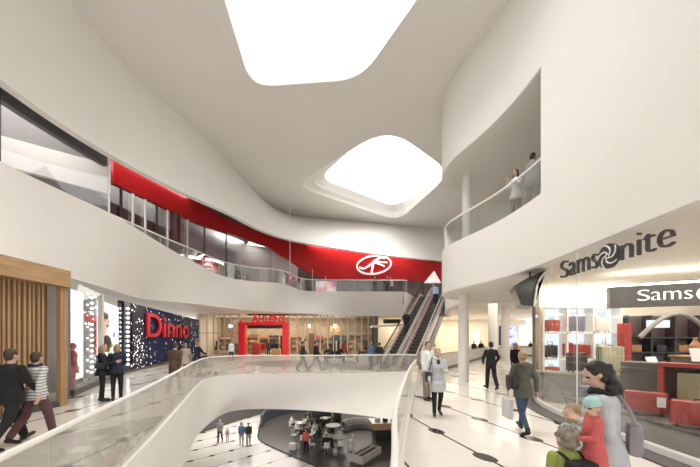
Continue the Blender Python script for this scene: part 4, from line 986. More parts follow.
rp = [p for p in offset(RC, -0.09) if p[1] > OPEN_Y and not (p[0] > 6.3 and p[1] > 15)]
balustrade('glass_balustrade', 'glass balustrade with white handrail on the curved right balcony', rp, 5.95, 7.03, 1.4, GLASSR, WHITEP, 0.035)
sp_ = cat([(4.75, 17.2), (5.6, 18.6), (8.2, 22.4), (11.5, 27.5), (15, 32), (22, 35)], 6)
balustrade('glass_balustrade', 'glass balustrade with timber handrail running away behind the nearest column', sp_, 0.0, 1.05, 1.6, GLASSF, mat('timber handrail', (0.4, 0.24, 0.13), 0.45, noise=0.1), 0.035, 0.018)
bm = NB(); ribbon(bm, sp_, 0, 0.16, 0.14); struct('baseboard_far_rail', bm, DGREY, label='dark base of the far balustrade')
sp2 = [Vector((6.35, 17.5)), Vector((6.6, 20.5)), Vector((7.9, 25.0)), Vector((8.95, 27.3))]
balustrade('glass_balustrade', 'short glass balustrade beside the top of the right escalator', [Vector((p.x+0.1, p.y)) for p in sp2], 5.93, 6.95, 1.5, GLASSR, WHITEP, 0.03)

# ================================================================== ESCALATORS
ED = math.atan2(0.47, 0.88)
STEP = mat('escalator step', (0.075, 0.072, 0.07), 0.45, metal=0.4, noise=0.1); STEPE = mat('step nosing', (0.3, 0.29, 0.27), 0.4, noise=0.05)
SKIRT = mat('pale stringer', (0.80, 0.73, 0.68), 0.3, noise=0.02)
EGL = glassmat('escalator glass', (0.95, 0.9, 0.88), 0.03, body=(0.8, 0.66, 0.6), bodyfac=0.07, fres=0.15)
def escalator(loc, lab, left_black):
    t = thing('escalator', lab, 'escalator', loc, -ED, 'twin escalators up to the gallery')
    n = 25; dy, dz = 0.4, 0.24; hw = 0.49
    for i in range(n):
        bm = NB(); box(bm, (0, i*dy + dy/2, (i+1)*dz - 0.06), (hw*2, dy, 0.05)); box(bm, (0, i*dy+0.012, (i+1)*dz - 0.16), (hw*2, 0.02, 0.22))
        s = obj('step', bm, STEP, t)
        bm = NB(); box(bm, (0, i*dy+0.02, (i+1)*dz - 0.03), (hw*2, 0.045, 0.014)); obj('nosing', bm, STEPE, s)
    bm = NB(); box(bm, (0, -0.75, 0.02), (hw*2+0.22, 1.5, 0.04)); obj('landing_plate', bm, STEEL, t)
    bm = NB(); box(bm, (0, n*dy+0.5, n*dz-0.02), (hw*2+0.22, 1.0, 0.06)); obj('landing_plate', bm, STEEL, t)
    prof = lambda lo, hi: [(-1.1, max(lo, 0) if lo < .2 else lo), (0, max(lo, 0) if lo < .2 else lo), (n*dy, n*dz+lo), (n*dy+0.9, n*dz+lo), (n*dy+0.9, n*dz+hi), (n*dy, n*dz+hi), (-0.1, hi), (-1.1, hi)]
    def side(x0, x1, lo, hi):
        bm = NB(); pr = prof(lo, hi); a = [bm.verts.new((x0, y, z)) for y, z in pr]; b = [bm.verts.new((x1, y, z)) for y, z in pr]; m = len(pr)
        bm.faces.new(a[::-1]); bm.faces.new(b)
        for k in range(m): bm.faces.new((a[k], a[(k+1) % m], b[(k+1) % m], b[k]))
        bmesh.ops.triangulate(bm, faces=[f for f in bm.faces if len(f.verts) > 4]); return bm
    for s in (-1, 1):
        a, b = sorted((s*(hw+0.005), s*(hw+0.13)))
        obj('stringer', side(a, b, -0.25, 0.30), SKIRT, t)
        c = s*(hw+0.07)
        obj('balustrade_panel', side(c-0.012, c+0.012, 0.30, 0.95), EGL, t)
        h = 0.98; y1 = n*dy
        path = [(c, -1.1, 0.3), (c, -1.32, 0.42), (c, -1.42, 0.64), (c, -1.33, 0.86), (c, -1.1, h), (c, -0.15, h), (c, 0.2, h+0.1), (c, y1, n*dz+h), (c, y1+0.4, n*dz+h+0.03), (c, y1+0.9, n*dz+h), (c, y1+1.15, n*dz+0.8), (c, y1+1.2, n*dz+0.6), (c, y1+1.05, n*dz+0.42)]
        bm = NB(); tube(bm, cat(path, 4), 0.045, 8); obj('handrail', bm, BLACK if s == left_black else mat('grey handrail', (0.45, 0.42, 0.4), 0.4, noise=0.05), t, True)
    # truss under the steps
    bm = NB(); pr = [(-1.2, -0.02), (1.9, 0.0), (n*dy+0.2, n*dz-1.15), (n*dy+0.2, n*dz-0.3), (0.4, -0.02)]
    a = [bm.verts.new((-hw-0.12, y, z)) for y, z in pr]; b = [bm.verts.new((hw+0.12, y, z)) for y, z in pr]; m = len(pr)
    bm.faces.new(a[::-1]); bm.faces.new(b)
    for k in range(m): bm.faces.new((a[k], a[(k+1) % m], b[(k+1) % m], b[k]))
    bmesh.ops.triangulate(bm, faces=[f for f in bm.faces if len(f.verts) > 4])
    obj('truss', bm, mat('truss grey', (0.28, 0.27, 0.26), 0.4, noise=0.08), t)
eL = Vector((2.0, 20.0)) + Vector((0.88, -0.47))*0.62
eR = eL + Vector((0.88, -0.47))*1.26
escalator((eL.x, eL.y, 0.0), 'left of the twin escalators, with the black outer handrail', -1)
escalator((eR.x, eR.y, 0.0), 'right of the twin escalators, nearer the white column', 0)
# end of a third, descending one
q = gp(357, 366.5, 0); 
t = thing('escalator_end', 'white balustrade end with black looped handrail left of the escalators', 'escalator end', (q[0]+0.1, q[1]+0.2, 0), -0.9)
bm = NB(); box(bm, (0, 1.3, 0.36), (0.2, 2.6, 0.72), bev=0.03); obj('stringer', bm, SKIRT, t)
bm = NB(); tube(bm, cat([(0, 0.35, 0.2), (0, 0.02, 0.3), (0, -0.16, 0.58), (0, 0.0, 0.88), (0, 0.4, 1.0), (0, 1.4, 1.0), (0, 2.7, 1.0)], 5), 0.055, 8); obj('handrail', bm, BLACK, t, True)
bm = NB(); box(bm, (0, 1.5, 0.84), (0.02, 2.3, 0.26)); obj('balustrade_panel', bm, EGL, t)
# ================================================================== PEOPLE
SKIN = mat('skin', (0.62, 0.40, 0.30), 0.6, noise=0.05); LIPS = mat('lips', (0.45, 0.16, 0.14), 0.5, noise=0.05)
EYEM = mat('dark eyes', (0.03, 0.022, 0.02), 0.3, noise=0.05)
def cloth(n, c, **k): return mat('cloth ' + n, c, 0.85, noise=k.pop('noise', 0.12), nscale=k.pop('nscale', 9.0), bump=0.15, **k)
C_BLK = cloth('black', (0.014, 0.014, 0.016)); C_CHAR = cloth('charcoal', (0.04, 0.04, 0.043)); C_NAVY = cloth('navy', (0.018, 0.024, 0.05)); C_GREY = cloth('grey', (0.28, 0.27, 0.27))
C_LGREY = cloth('pale grey', (0.52, 0.53, 0.56)); C_WHITE = cloth('white', (0.78, 0.77, 0.76)); C_BRN = cloth('brown', (0.11, 0.065, 0.045)); C_TAUPE = cloth('taupe', (0.30, 0.24, 0.21)); C_BEI = cloth('beige', (0.50, 0.42, 0.34))
C_MAR = cloth('maroon', (0.13, 0.06, 0.065)); C_GRN = cloth('olive green', (0.105, 0.10, 0.075)); C_JEAN = cloth('blue denim', (0.045, 0.075, 0.13)); C_RED = cloth('coral red', (0.60, 0.12, 0.12)); C_TEAL = cloth('mint', (0.38, 0.62, 0.58)); C_LIME = cloth('lime green', (0.30, 0.34, 0.085))
C_BLUE = cloth('blue', (0.12, 0.2, 0.36)); C_MAUVE = cloth('mauve grey', (0.30, 0.26, 0.29)); C_PINK = cloth('pink', (0.6, 0.3, 0.36))
C_STR = stripemat('striped knit', (0.72, 0.71, 0.70), (0.30, 0.29, 0.30), 17.0, 'Z', 0.85, 0.4)
H_BRN = mat('brown hair', (0.06, 0.035, 0.022), 0.6, noise=0.3, nscale=20); H_DRK = mat('dark hair', (0.015, 0.011, 0.01), 0.5, noise=0.3, nscale=20); H_BLD = mat('blond hair', (0.38, 0.27, 0.15), 0.6, noise=0.2, nscale=20); H_GRY = mat('ash hair', (0.25, 0.21, 0.17), 0.6, noise=0.2, nscale=20)
LEATH = mat('black leather', (0.015, 0.013, 0.013), 0.4, noise=0.2); PLBAG = mat('pale shopping bag', (0.62, 0.60, 0.58), 0.5, noise=0.05)
PENDING = []
def skinmesh(name, bm, m, parent, vox, sm=4, face=None, label=None):
    """one continuous surface grown from overlapping limbs"""
    me = bpy.data.meshes.new(name); bmesh.ops.recalc_face_normals(bm, faces=bm.faces[:]); bm.to_mesh(me); bm.free()
    for mm in (m if isinstance(m, (list, tuple)) else [m]): me.materials.append(mm)
    o = bpy.data.objects.new(name, me); COL.objects.link(o)
    if parent is not None: o.parent = parent
    r = o.modifiers.new('r', 'REMESH'); r.mode = 'VOXEL'; r.voxel_size = vox; r.use_smooth_shade = True
    if sm:
        s = o.modifiers.new('s', 'SMOOTH'); s.factor = 0.5; s.iterations = sm
    if label: o['label'] = label
    PENDING.append((o, face)); return o
def settle():
    bpy.context.view_layer.update(); dg = bpy.context.evaluated_depsgraph_get(); done = []
    for o, face in PENDING:
        me = bpy.data.meshes.new_from_object(o.evaluated_get(dg)); done.append((o, me, face))
    for o, me, face in done:
        old = o.data; mats = list(old.materials); o.modifiers.clear(); o.data = me; me.materials.clear()
        for mm in mats: me.materials.append(mm)
        me.name = o.name
        bpy.data.meshes.remove(old)
        for p in me.polygons: p.use_smooth = True; p.material_index = 0
        if face:
            for c, r, idx in face:
                for p in me.polygons:
                    d = p.center - c
                    if (d.x/r[0])**2 + (d.y/r[1])**2 + (d.z/r[2])**2 < 1: p.material_index = idx
    PENDING.clear()
S, Cs = math.sin, math.cos
def rad(a): return math.radians(a)
def person(label, x, y, z, face, h=1.75, pose='stand', phase=1, top=C_BLK, leg=C_BLK, shoe=LEATH, hair=H_BRN, hairstyle='short', sex='m', coat=0.0, arms=None, head_turn=0.0, head_tilt=0.0, bag=None, scarf=None, hat=None, stride=24, vox=0.013, group=None, child=False, extra=None, shirt=None, category='person', lean=0.0, handbare=True):
    """face: heading in degrees, 0 = away from the camera (+Y), 90 = to the left (-X), 180 = towards the camera"""
    root = thing('person', label, category, (x, y, z), rad(face), group)
    k = h / 1.75
    W = 1.0 if sex == 'm' else 0.9
    hs = 1.28 if child else 1.0      # a child's head is large for its height
    # ---- skeleton in canonical 1.75 m, facing +Y
    hip = {s: Vector((s*0.092*W, 0, 0.93)) for s in (-1, 1)}
    ang = {}
    if pose == 'walk': ang = {phase: (stride, 6), -phase: (-stride*0.75, 22)}
    elif pose == 'stand': ang = {1: (2, 2), -1: (-3, 2)}
    elif pose == 'sit': ang = {1: (84, 84), -1: (80, 88)}
    J = {}
    for s in (-1, 1):
        a, kn = ang[s]
        K = hip[s] + Vector((s*0.012, 0.445*S(rad(a)), -0.445*Cs(rad(a))))
        A = K + Vector((0, 0.425*S(rad(a-kn)), -0.425*Cs(rad(a-kn))))
        pitch = rad(a - kn) * 0.75 if pose != 'sit' else 0
        if a > 0 and pose == 'walk': pitch = rad(12)
        T = A + Vector((s*0.02, 0.155*Cs(pitch), 0.155*S(pitch) - 0.045))
        J[s] = (K, A, T, pitch)
    low = min(min(J[s][1].z - 0.085, J[s][2].z - 0.035) for s in (-1, 1))
    off = Vector((0, 0, -low))
    hip = {s: hip[s] + off for s in hip}; J = {s: (J[s][0]+off, J[s][1]+off, J[s][2]+off, J[s][3]) for s in J}
    dz = off.z
    ln = lambda zz: lean * max(zz - 0.93, 0)    # forward lean
    sh = {s: Vector((s*0.185*W, ln(1.42), 1.405 + dz)) for s in (-1, 1)}
    arms = arms or ({phase: (-20, 14, 6), -phase: (20, 20, 6)} if pose == 'walk' else ({1: (4, 12, 8), -1: (2, 10, 8)} if pose == 'stand' else {1: (28, 60, 8), -1: (24, 66, 8)}))
    AR = {}
    for s in (-1, 1):
        a, e, b = arms[s][:3]; inn = arms[s][3] if len(arms[s]) > 3 else 0.0
        E = sh[s] + Vector((s*0.285*S(rad(b)), 0.285*S(rad(a))*Cs(rad(b)), -0.285*Cs(rad(a))*Cs(rad(b))))
        Wr = E + Vector((-s*0.25*S(rad(inn)), 0.25*S(rad(a+e))*Cs(rad(inn)), -0.25*Cs(rad(a+e))*Cs(rad(inn))))
        AR[s] = (E, Wr)
    hc = Vector((0, ln(1.62) + 0.02, 1.62 + dz)); 
    if child: hc.z -= 0.02
    HR = Matrix.Rotation(rad(head_turn), 3, 'Z') @ Matrix.Rotation(rad(-head_tilt), 3, 'X')
    hp = lambda v: hc + HR @ (Vector(v) * hs)
    def fin(bm):
        bmesh.ops.scale(bm, vec=(k, k, k), verts=bm.verts[:]); return bm
    tors = lambda g, z0, z1, flare=0.0: [(0, ln(zz) + cy, zz + dz, rx*W + g, ry + g) for zz, rx, ry, cy in TOR if z0 <= zz <= z1]
    TOR = [(0.84, 0.155, 0.105, -.01), (0.90, 0.168, 0.118, -.012), (0.97, 0.165, 0.115, -.008), (1.04, 0.148, 0.102, 0), (1.11, 0.138, 0.098, .004), (1.19, 0.148, 0.105, .004), (1.28, 0.162, 0.116, .002), (1.36, 0.168, 0.112, -.004), (1.42, 0.150, 0.09, -.012), (1.455, 0.09, 0.07, -.012), (1.475, 0.062, 0.06, -.008)]
    if sex == 'f': TOR = [(a, b*(1.06 if a < 1.0 else 0.93 if 1.03 < a < 1.15 else 1.0), c*(1.08 if 1.2 < a < 1.35 else 1.0), d+(0.012 if 1.2 < a < 1.35 else 0)) for a, b, c, d in TOR]
    # ---- body
    bm = NB()
    rings_ell(bm, tors(0, 0.84, 1.475))
    cap(bm, (0, ln(1.44) - .008, 1.43+dz), (0, ln(1.55)+.008, 1.56+dz), 0.056, 0.052)
    for s in (-1, 1):
        K, A, T, pt = J[s]; E, Wr = AR[s]
        cap(bm, hip[s], K, 0.085, 0.056); cap(bm, K, A, 0.055, 0.037); cap(bm, A + Vector((0, -.03, -.045)), T, 0.036, 0.032)
        cap(bm, sh[s], E, 0.052, 0.041); cap(bm, E, Wr, 0.041, 0.028)
        d = (Wr - E).normalized(); side = Vector((0, 1, 0)) - d * d.y
        if side.length < 0.2: side = Vector((0, 0, 1)) - d*d.z
        side.normalize(); pal = d.cross(side) * s
        ell(bm, Wr + d*0.05, (0.018, 0.042, 0.05), Matrix((pal, side, d)).transposed())
        for i, (o_, L) in enumerate(((0.032, 0.068), (0.011, 0.078), (-0.011, 0.073), (-0.031, 0.058))):
            b0 = Wr + d*0.085 + side*o_; b1 = b0 + d*L*0.55 - pal*0.01*(1+i*0.2); b2 = b1 + d*L*0.38 - pal*0.024
            cap(bm, b0, b1, 0.0105, 0.010, 8); cap(bm, b1, b2, 0.010, 0.009, 8)
        t0 = Wr + d*0.025 + side*0.03; t1 = t0 + d*0.035 + side*0.03 - pal*0.01; cap(bm, t0, t1, 0.014, 0.012, 8); cap(bm, t1, t1 + d*0.032 + side*0.008 - pal*0.008, 0.012, 0.010, 8)
    ell(bm, hp((0, 0.0, 0.02)), (0.074*hs, 0.094*hs, 0.098*hs), HR); ell(bm, hp((0, 0.022, -0.045)), (0.058*hs, 0.068*hs, 0.068*hs), HR)
    cap(bm, hp((0, 0.088, 0.015)), hp((0, 0.108, -0.018)), 0.012*hs, 0.016*hs, 8)
    for s in (-1, 1): ell(bm, hp((s*0.076, -0.008, -0.005)), (0.012*hs, 0.022*hs, 0.034*hs), HR)
    ell(bm, hp((0, 0.083, -0.058)), (0.026*hs, 0.012*hs, 0.012*hs), HR)
    fc = [(hp((s*0.031, 0.085, 0.012))*k, (0.016*k*hs, 0.03*k*hs, 0.011*k*hs), 1) for s in (-1, 1)] + [(hp((0, 0.09, -0.058))*k, (0.026*k*hs, 0.022*k*hs, 0.011*k*hs), 2)]
    skinmesh('body', fin(bm), [SKIN, EYEM, LIPS], root, vox*k, 2, fc)
    # ---- trousers
    if leg is not None:
        bm = NB(); rings_ell(bm, [(0, ln(zz)-.010, zz + dz, rx_*W, ry_) for zz, rx_, ry_ in ((0.79, 0.15, 0.12), (0.84, 0.184, 0.142), (0.92, 0.186, 0.144), (1.0, 0.174, 0.132), (1.06, 0.162, 0.124))])
        for s in (-1, 1):
            K, A, T, pt = J[s]; wid = 0.0 if sex == 'f' else 0.012
            cap(bm, hip[s] + Vector((0, 0, -0.01)), K, 0.099, 0.067+wid); cap(bm, K, A.lerp(K, 0.08), 0.066+wid, 0.050+wid*1.4)
        skinmesh('trousers', fin(bm), leg, root, vox*1.1*k, 3)
    # ---- shoes
    for s in (-1, 1):
        K, A, T, pt = J[s]
        f = (T - (A + Vector((0, 0, -0.045)))).normalized(); hl = A + Vector((0, -0.035, -0.045))
        bm = NB(); cap(bm, hl, T + f*0.035, 0.043, 0.036); cap(bm, A + Vector((0, 0, 0.02)), A + Vector((0, 0, -0.04)), 0.05, 0.046)
        skinmesh('shoe', fin(bm), shoe, root, vox*0.9*k, 2)
    # ---- top / coat
    if top is not None:
        bm = NB(); g = 0.02
        hem = 0.93 - coat
        secs = []
        if coat > 0.12:
            sw = (abs(J[1][0].y - J[-1][0].y) * 0.35 if pose == 'walk' else 0)
            for zz in (hem, hem + (0.86-hem)*0.5, 0.86): 
                u = (0.93 - zz) / max(coat, .01); secs.append((0, -0.005, zz+dz, 0.224*W + 0.02*u, 0.168 + (0.03 + sw)*u))
        else: secs += [(0, -.012, hem - 0.06 + dz, 0.186*W + g*.8, 0.136 + g), (0, -.012, hem - 0.02 + dz, 0.184*W + g*.8, 0.134 + g)]
        secs += tors(0.036, 0.9 if coat > .12 else max(0.93, hem), 1.05) + tors(0.027, 1.06, 1.2) + tors(0.018, 1.21, 1.43) + [(0, ln(1.45)-.012, 1.462+dz, 0.088*W + g*.6, 0.07+g*.6), (0, ln(1.46)-.006, 1.485+dz, 0.066, 0.064)]
        rings_ell(bm, secs)
        for s in (-1, 1):
            E, Wr = AR[s]; cap(bm, sh[s] + Vector((0, 0, -.003)), E, 0.068, 0.056); cap(bm, E, Wr.lerp(E, 0.06), 0.056, 0.042)
        skinmesh('jacket' if coat < .12 else 'coat', fin(bm), top, root, vox*1.1*k, 3)
    if shirt is not None:
        bm = NB(); ell(bm, (0, ln(1.38)+0.105, 1.36+dz), (0.05, 0.035, 0.11)); skinmesh('shirt_front', fin(bm), shirt, root, vox*k, 2)
    # ---- hair
    bm = NB()
    if hairstyle != 'none':
        ell(bm, hp((0, -0.018, 0.038)), (0.085*hs, 0.098*hs, 0.097*hs), HR)
        ell(bm, hp((0, -0.045, -0.01)), (0.076*hs, 0.066*hs, 0.08*hs), HR)
        if hairstyle == 'bob': 
            for s in (-1, 1): cap(bm, hp((s*0.066, -0.02, 0.02)), hp((s*0.068, -0.018, -0.095)), 0.034*hs, 0.03*hs)
            cap(bm, hp((0, -0.06, 0)), hp((0, -0.062, -0.1)), 0.062*hs, 0.05*hs)
        if hairstyle == 'long':
            for s in (-1, 1): cap(bm, hp((s*0.06, -0.025, 0.03)), hp((s*0.075, 0.0, -0.22)), 0.036*hs, 0.03*hs)
            cap(bm, hp((0, -0.06, 0)), hp((0, -0.08, -0.26)), 0.07*hs, 0.055*hs)
        if hairstyle == 'shoulder':
            cap(bm, hp((0, -0.05, 0)), hp((0, -0.085, -0.14)), 0.068*hs, 0.06*hs)
            random.seed(6)
            for i in range(26):
                a = random.uniform(PI*0.95, PI*2.05); zz = random.uniform(-0.22, 0.06); v = Vector((0.075*Cs(a), -0.03 + 0.085*S(a), zz)); ell(bm, hp(v), (0.026, 0.03, 0.036), None, 8, 6)
        if hairstyle == 'bun': ell(bm, hp((0, -0.12, 0.06)), (0.045, 0.045, 0.045))
        if hairstyle == 'curly':
            random.seed(int(h*1000)); 
            for i in range(46):
                a = random.uniform(0, 2*PI); b = random.uniform(-1.1, 1.4); v = Vector((Cs(a)*Cs(b)*0.088, S(a)*Cs(b)*0.1 - 0.03, S(b)*0.098 + 0.03))
                if v.y > 0.045 and v.z < 0.075: continue
                ell(bm, hp(v), (0.024*hs,)*3, None, 8, 6)
        skinmesh('hair', fin(bm), hair, root, vox*0.9*k, 1)
    else: bm.free()
    if hat is not None:
        bm = NB(); rings_ell(bm, [(0, 0, 0.03, 0.09, 0.108), (0, 0, 0.075, 0.094, 0.112), (0, 0, 0.12, 0.082, 0.096), (0, 0, 0.15, 0.04, 0.05)])
        for v in bm.verts: v.co = hp(v.co + Vector((0, -0.012, 0.0)))
        skinmesh('hat', fin(bm), hat, root, vox*k, 2)
    if scarf is not None:
        bm = NB(); tube(bm, [Vector((0.085*Cs(a), ln(1.47) - .01 + 0.085*S(a), 1.475+dz + 0.012*S(a*3))) for a in [i*PI/8 for i in range(16)]], 0.03, 8, closed=True)
        skinmesh('scarf', fin(bm), scarf, root, vox*k, 1)
    P = dict(root=root, sh=sh, AR=AR, hip=hip, J=J, k=k, dz=dz, hp=hp, vox=vox, ln=ln)
    return P
def held(name, lab, cat_, P, loc, rz=0.0):
    """a thing carried by a person: own top-level object at its place in the world"""
    r = P['root']; M = Matrix.Translation(r.location) @ Matrix.Rotation(r.rotation_euler.z, 4, 'Z')
    w = M @ (Vector(loc) * P['k'])
    return thing(name, lab, cat_, w, r.rotation_euler.z + rz)
def shoulder_bag(P, s, lab, m, w=0.34, hgt=0.28, d=0.13, z=0.92, out=0.25, yy=-0.02):
    t = held('shoulder_bag', lab, 'bag', P, (s*out, yy, z + P['dz']))
    bm = NB(); box(bm, (0, 0, 0), (d, w, hgt), bev=0.045); obj('pouch', bm, m, t)
    b = P['sh'][s]; zt = (b.z + 0.075 - z - P['dz'])
    dx = (b.x*0.82 - s*out)
    bm = NB(); tube(bm, cat([(0, -w*.3, hgt*.42), (dx*.55, -0.1, zt*.7), (dx, -0.03, zt), (dx, 0.02, zt), (dx*.55, 0.11, zt*.7), (0, w*.3, hgt*.42)], 5), 0.014, 6); obj('strap', bm, m, t)
    return t
def carrier_bag(P, s, lab, m, w=0.30, hgt=0.36):
    E, Wr = P['AR'][s]; d = (Wr-E).normalized(); hnd = Wr + d*0.1
    t = held('shopping_bag', lab, 'bag', P, hnd + Vector((0, 0, -0.12-hgt/2)))
    bm = NB(); box(bm, (0, 0, 0), (0.1, w, hgt), bev=0.02); obj('pouch', bm, m, t)
    for sx in (-1, 1):
        bm = NB(); tube(bm, cat([(sx*0.03, -w*.25, hgt/2-.01), (sx*0.012, 0, hgt/2+0.12), (sx*0.03, w*.25, hgt/2-.01)], 5), 0.008, 6); obj('handle', bm, m, t)
    return t
def at(px, py, z=0.0): 
    q = gp(px, py, z); return q[0], q[1], z

# ---- left foreground pair walking away
person('man in black suit walking at the left edge beside the timber slats', *at(11, 446), 0, 1.82, 'walk', -1, top=C_BLK, leg=C_BLK, hair=H_BRN, coat=0.1, stride=24, head_turn=-12)
person('person in white striped sweater and maroon trousers walking at the left edge', *at(36, 440), -8, 1.73, 'walk', 1, top=C_STR, leg=C_MAR, hair=H_BRN, coat=0.06, stride=18, scarf=C_NAVY, head_turn=8)
# ---- two women in black by the window
P = person('blond woman in black with black bag, left of the pair by the lit window', *at(102.5, 401), -60, 1.76, 'stand', 1, top=C_BLK, leg=C_BLK, hair=H_BLD, hairstyle='long', sex='f', coat=0.15, arms={1: (25, 80, 8), -1: (4, 12, 10)})
shoulder_bag(P, 1, 'black shoulder bag of the blond woman in black by the shop window', LEATH, w=0.26, hgt=0.2, d=0.1, z=1.1, out=0.22)
P = person('woman in navy jacket, right of the pair by the lit window', *at(117, 400), 35, 1.78, 'stand', -1, top=C_NAVY, leg=C_BLK, hair=H_BLD, hairstyle='bob', sex='f', coat=0.05, arms={1: (15, 80, 8), -1: (4, 12, 10)})
shoulder_bag(P, -1, 'grey shoulder bag of the woman in navy by the shop window', C_CHAR, w=0.26, hgt=0.2, d=0.1, z=1.05, out=0.22)
# ---- group by the navy wall
person('man in brown jacket walking away in front of the navy wall', *at(175, 392), 8, 1.84, 'walk', 1, top=C_BRN, leg=C_BRN, hair=H_BRN, coat=0.12, stride=12)
P = person('woman in beige coat carrying a tan bag near the navy wall', *at(185.5, 377), 10, 1.74, 'walk', -1, top=C_BEI, leg=C_TAUPE, hair=H_GRY, hairstyle='bob', sex='f', coat=0.25, stride=10)
shoulder_bag(P, -1, 'tan shoulder bag of the woman in beige', TAN, w=0.26, z=1.0)
P = person('man in navy coat pushing a pushchair near the navy wall', *at(197, 376), -25, 1.84, 'walk', 1, top=C_NAVY, leg=C_CHAR, hair=H_GRY, coat=0.18, stride=12, arms={1: (35, 35, 6), -1: (35, 35, 6)})
q = at(206.5, 376)
t = thing('pushchair', 'dark pushchair pushed by the man in navy', 'pushchair', q, rad(-25))
bm = NB(); box(bm, (0, 0.05, 0.5), (0.4, 0.42, 0.1), bev=0.03); box(bm, (0, -0.18, 0.75), (0.4, 0.1, 0.5), rx=0.3, bev=0.03); obj('seat', bm, C_CHAR, t)
bm = NB(); rings_ell(bm, [(0, -0.15, 0.92, 0.22, 0.28), (0, -0.12, 1.02, 0.2, 0.24), (0, -0.1, 1.1, 0.1, 0.12)]); obj('hood', bm, C_BLK, t)
for s in (-1, 1):
    bm = NB(); tube(bm, [(s*0.22, 0.4, 0.12), (s*0.22, -0.1, 0.55), (s*0.22, -0.45, 1.02)], 0.014, 6); tube(bm, [(s*0.22, -0.35, 0.12), (s*0.22, 0.1, 0.5)], 0.014, 6); obj('frame', bm, STEEL, t)
    for yy in (0.4, -0.35):
        bm = NB(); cyl(bm, (s*0.22-0.02, yy, 0.1), (s*0.22+0.02, yy, 0.1), 0.1, seg=14); obj('wheel', bm, BLACK, t)
bm = NB(); cyl(bm, (-0.22, -0.45, 1.02), (0.22, -0.45, 1.02), 0.016, seg=8); obj('handle', bm, BLACK, t)
# ---- far side
person('person in white top standing left of the red doorway', *at(231.5, 360.5), 170, 1.78, 'stand', 1, top=C_WHITE, leg=C_CHAR, hair=H_BRN, vox=0.018, coat=0.15)
person('person in dark clothes standing in the red doorway', *at(268.5, 356.5), 180, 1.78, 'stand', 1, top=C_CHAR, leg=C_CHAR, hair=H_BRN, vox=0.018, coat=0.1)
person('man in dark jacket walking right past the opening, left of the two', *at(303, 371), -85, 1.84, 'walk', 1, top=C_CHAR, leg=C_GRN, hair=H_BRN, stride=20, vox=0.016)
person('man in black jacket striding right past the opening, right of the two', *at(316, 371.5), -80, 1.92, 'walk', -1, top=C_BLK, leg=C_GRN, hair=H_BRN, stride=27, vox=0.016)
# lounge seats beyond the opening
def lounge(x, y, rz, lab):
    t = thing('lounge_chair', lab, 'chair', (x, y, 0.012), rz, 'lounge seats beyond the opening')
    bm = NB(); box(bm, (0, 0, 0.40), (0.6, 0.56, 0.12), bev=0.03); obj('seat', bm, C_CHAR, t)
    bm = NB(); box(bm, (0, -0.26, 0.68), (0.6, 0.1, 0.5), rx=0.15, bev=0.03); obj('backrest', bm, C_CHAR, t)
    for sx in (-1, 1):
        for sy in (-1, 1):
            bm = NB(); cyl(bm, (sx*0.25, sy*0.22, 0), (sx*0.24, sy*0.2, 0.35), 0.018, seg=8); obj('leg', bm, STEEL, t)
    return t
for px, py, rz, lab in ((329, 362.5, 2.6, 'dark lounge chair left of the seated pair beyond the opening'), (340, 362.5, -2.4, 'dark lounge chair right of the seated pair beyond the opening'), (322, 360.5, 1.5, 'dark empty lounge chair left of the seated pair'), (350, 361, -1.6, 'dark empty lounge chair nearest the looped handrail')):
    q = gp(px, py, 0); lounge(q[0], q[1], rz, lab)
for px, py, f, lab, tp in ((329, 362.5, math.degrees(2.6), 'seated person in charcoal on the left lounge chair', C_CHAR), (340, 362.5, math.degrees(-2.4), 'seated person in black on the right lounge chair', C_BLK)):
    q = gp(px, py, 0); person(lab, q[0], q[1], 0.012, f, 1.76, 'sit', 1, top=tp, leg=C_CHAR, hair=H_BRN, vox=0.02)
q = gp(334.5, 363, 0)
t = thing('side_table', 'small white round table between the seated pair', 'table', (q[0], q[1], 0.012))
bm = NB(); cyl(bm, (0, 0, 0.5), (0, 0, 0.53), 0.28, seg=24); obj('tabletop', bm, WHITEM, t)
bm = NB(); cyl(bm, (0, 0, 0.02), (0, 0, 0.5), 0.03, seg=10); obj('stem', bm, STEEL, t)
bm = NB(); cyl(bm, (0, 0, 0), (0, 0, 0.02), 0.2, seg=20); obj('base', bm, STEEL, t)
# by the foot of the escalators
person('person in blue grey jacket at the foot of the left escalator, left of the two', *at(371, 369), 30, 1.78, 'stand', 1, top=C_BLUE, leg=C_NAVY, hair=H_BLD, hairstyle='bob', sex='f', vox=0.016, coat=0.1)
person('person in dark jacket at the foot of the left escalator, right of the two', *at(379.5, 369), -30, 1.72, 'stand', 1, top=C_CHAR, leg=C_NAVY, hair=H_BRN, vox=0.016, coat=0.08)
def on_esc(e, tt, px=0): 
    d = Vector((0.47, 0.88)); return e.x + d.x*tt*10, e.y + d.y*tt*10
i_ = 9; x, y = on_esc(eL, (i_*0.4 + 0.22)/10); person('person in dark coat riding the left escalator', x, y, (i_+1)*0.24 - 0.03, 170, 1.74, 'stand', 1, top=C_BLK, leg=C_CHAR, hair=H_GRY, vox=0.016, coat=0.12)
i_ = 20; x, y = on_esc(eR, (i_*0.4 + 0.22)/10); person('person in pale blue shirt near the top of the right escalator', x, y, (i_+1)*0.24 - 0.03, -28, 1.78, 'stand', 1, top=cloth('pale blue', (0.42, 0.52, 0.68)), leg=C_NAVY, hair=H_BRN, vox=0.018)
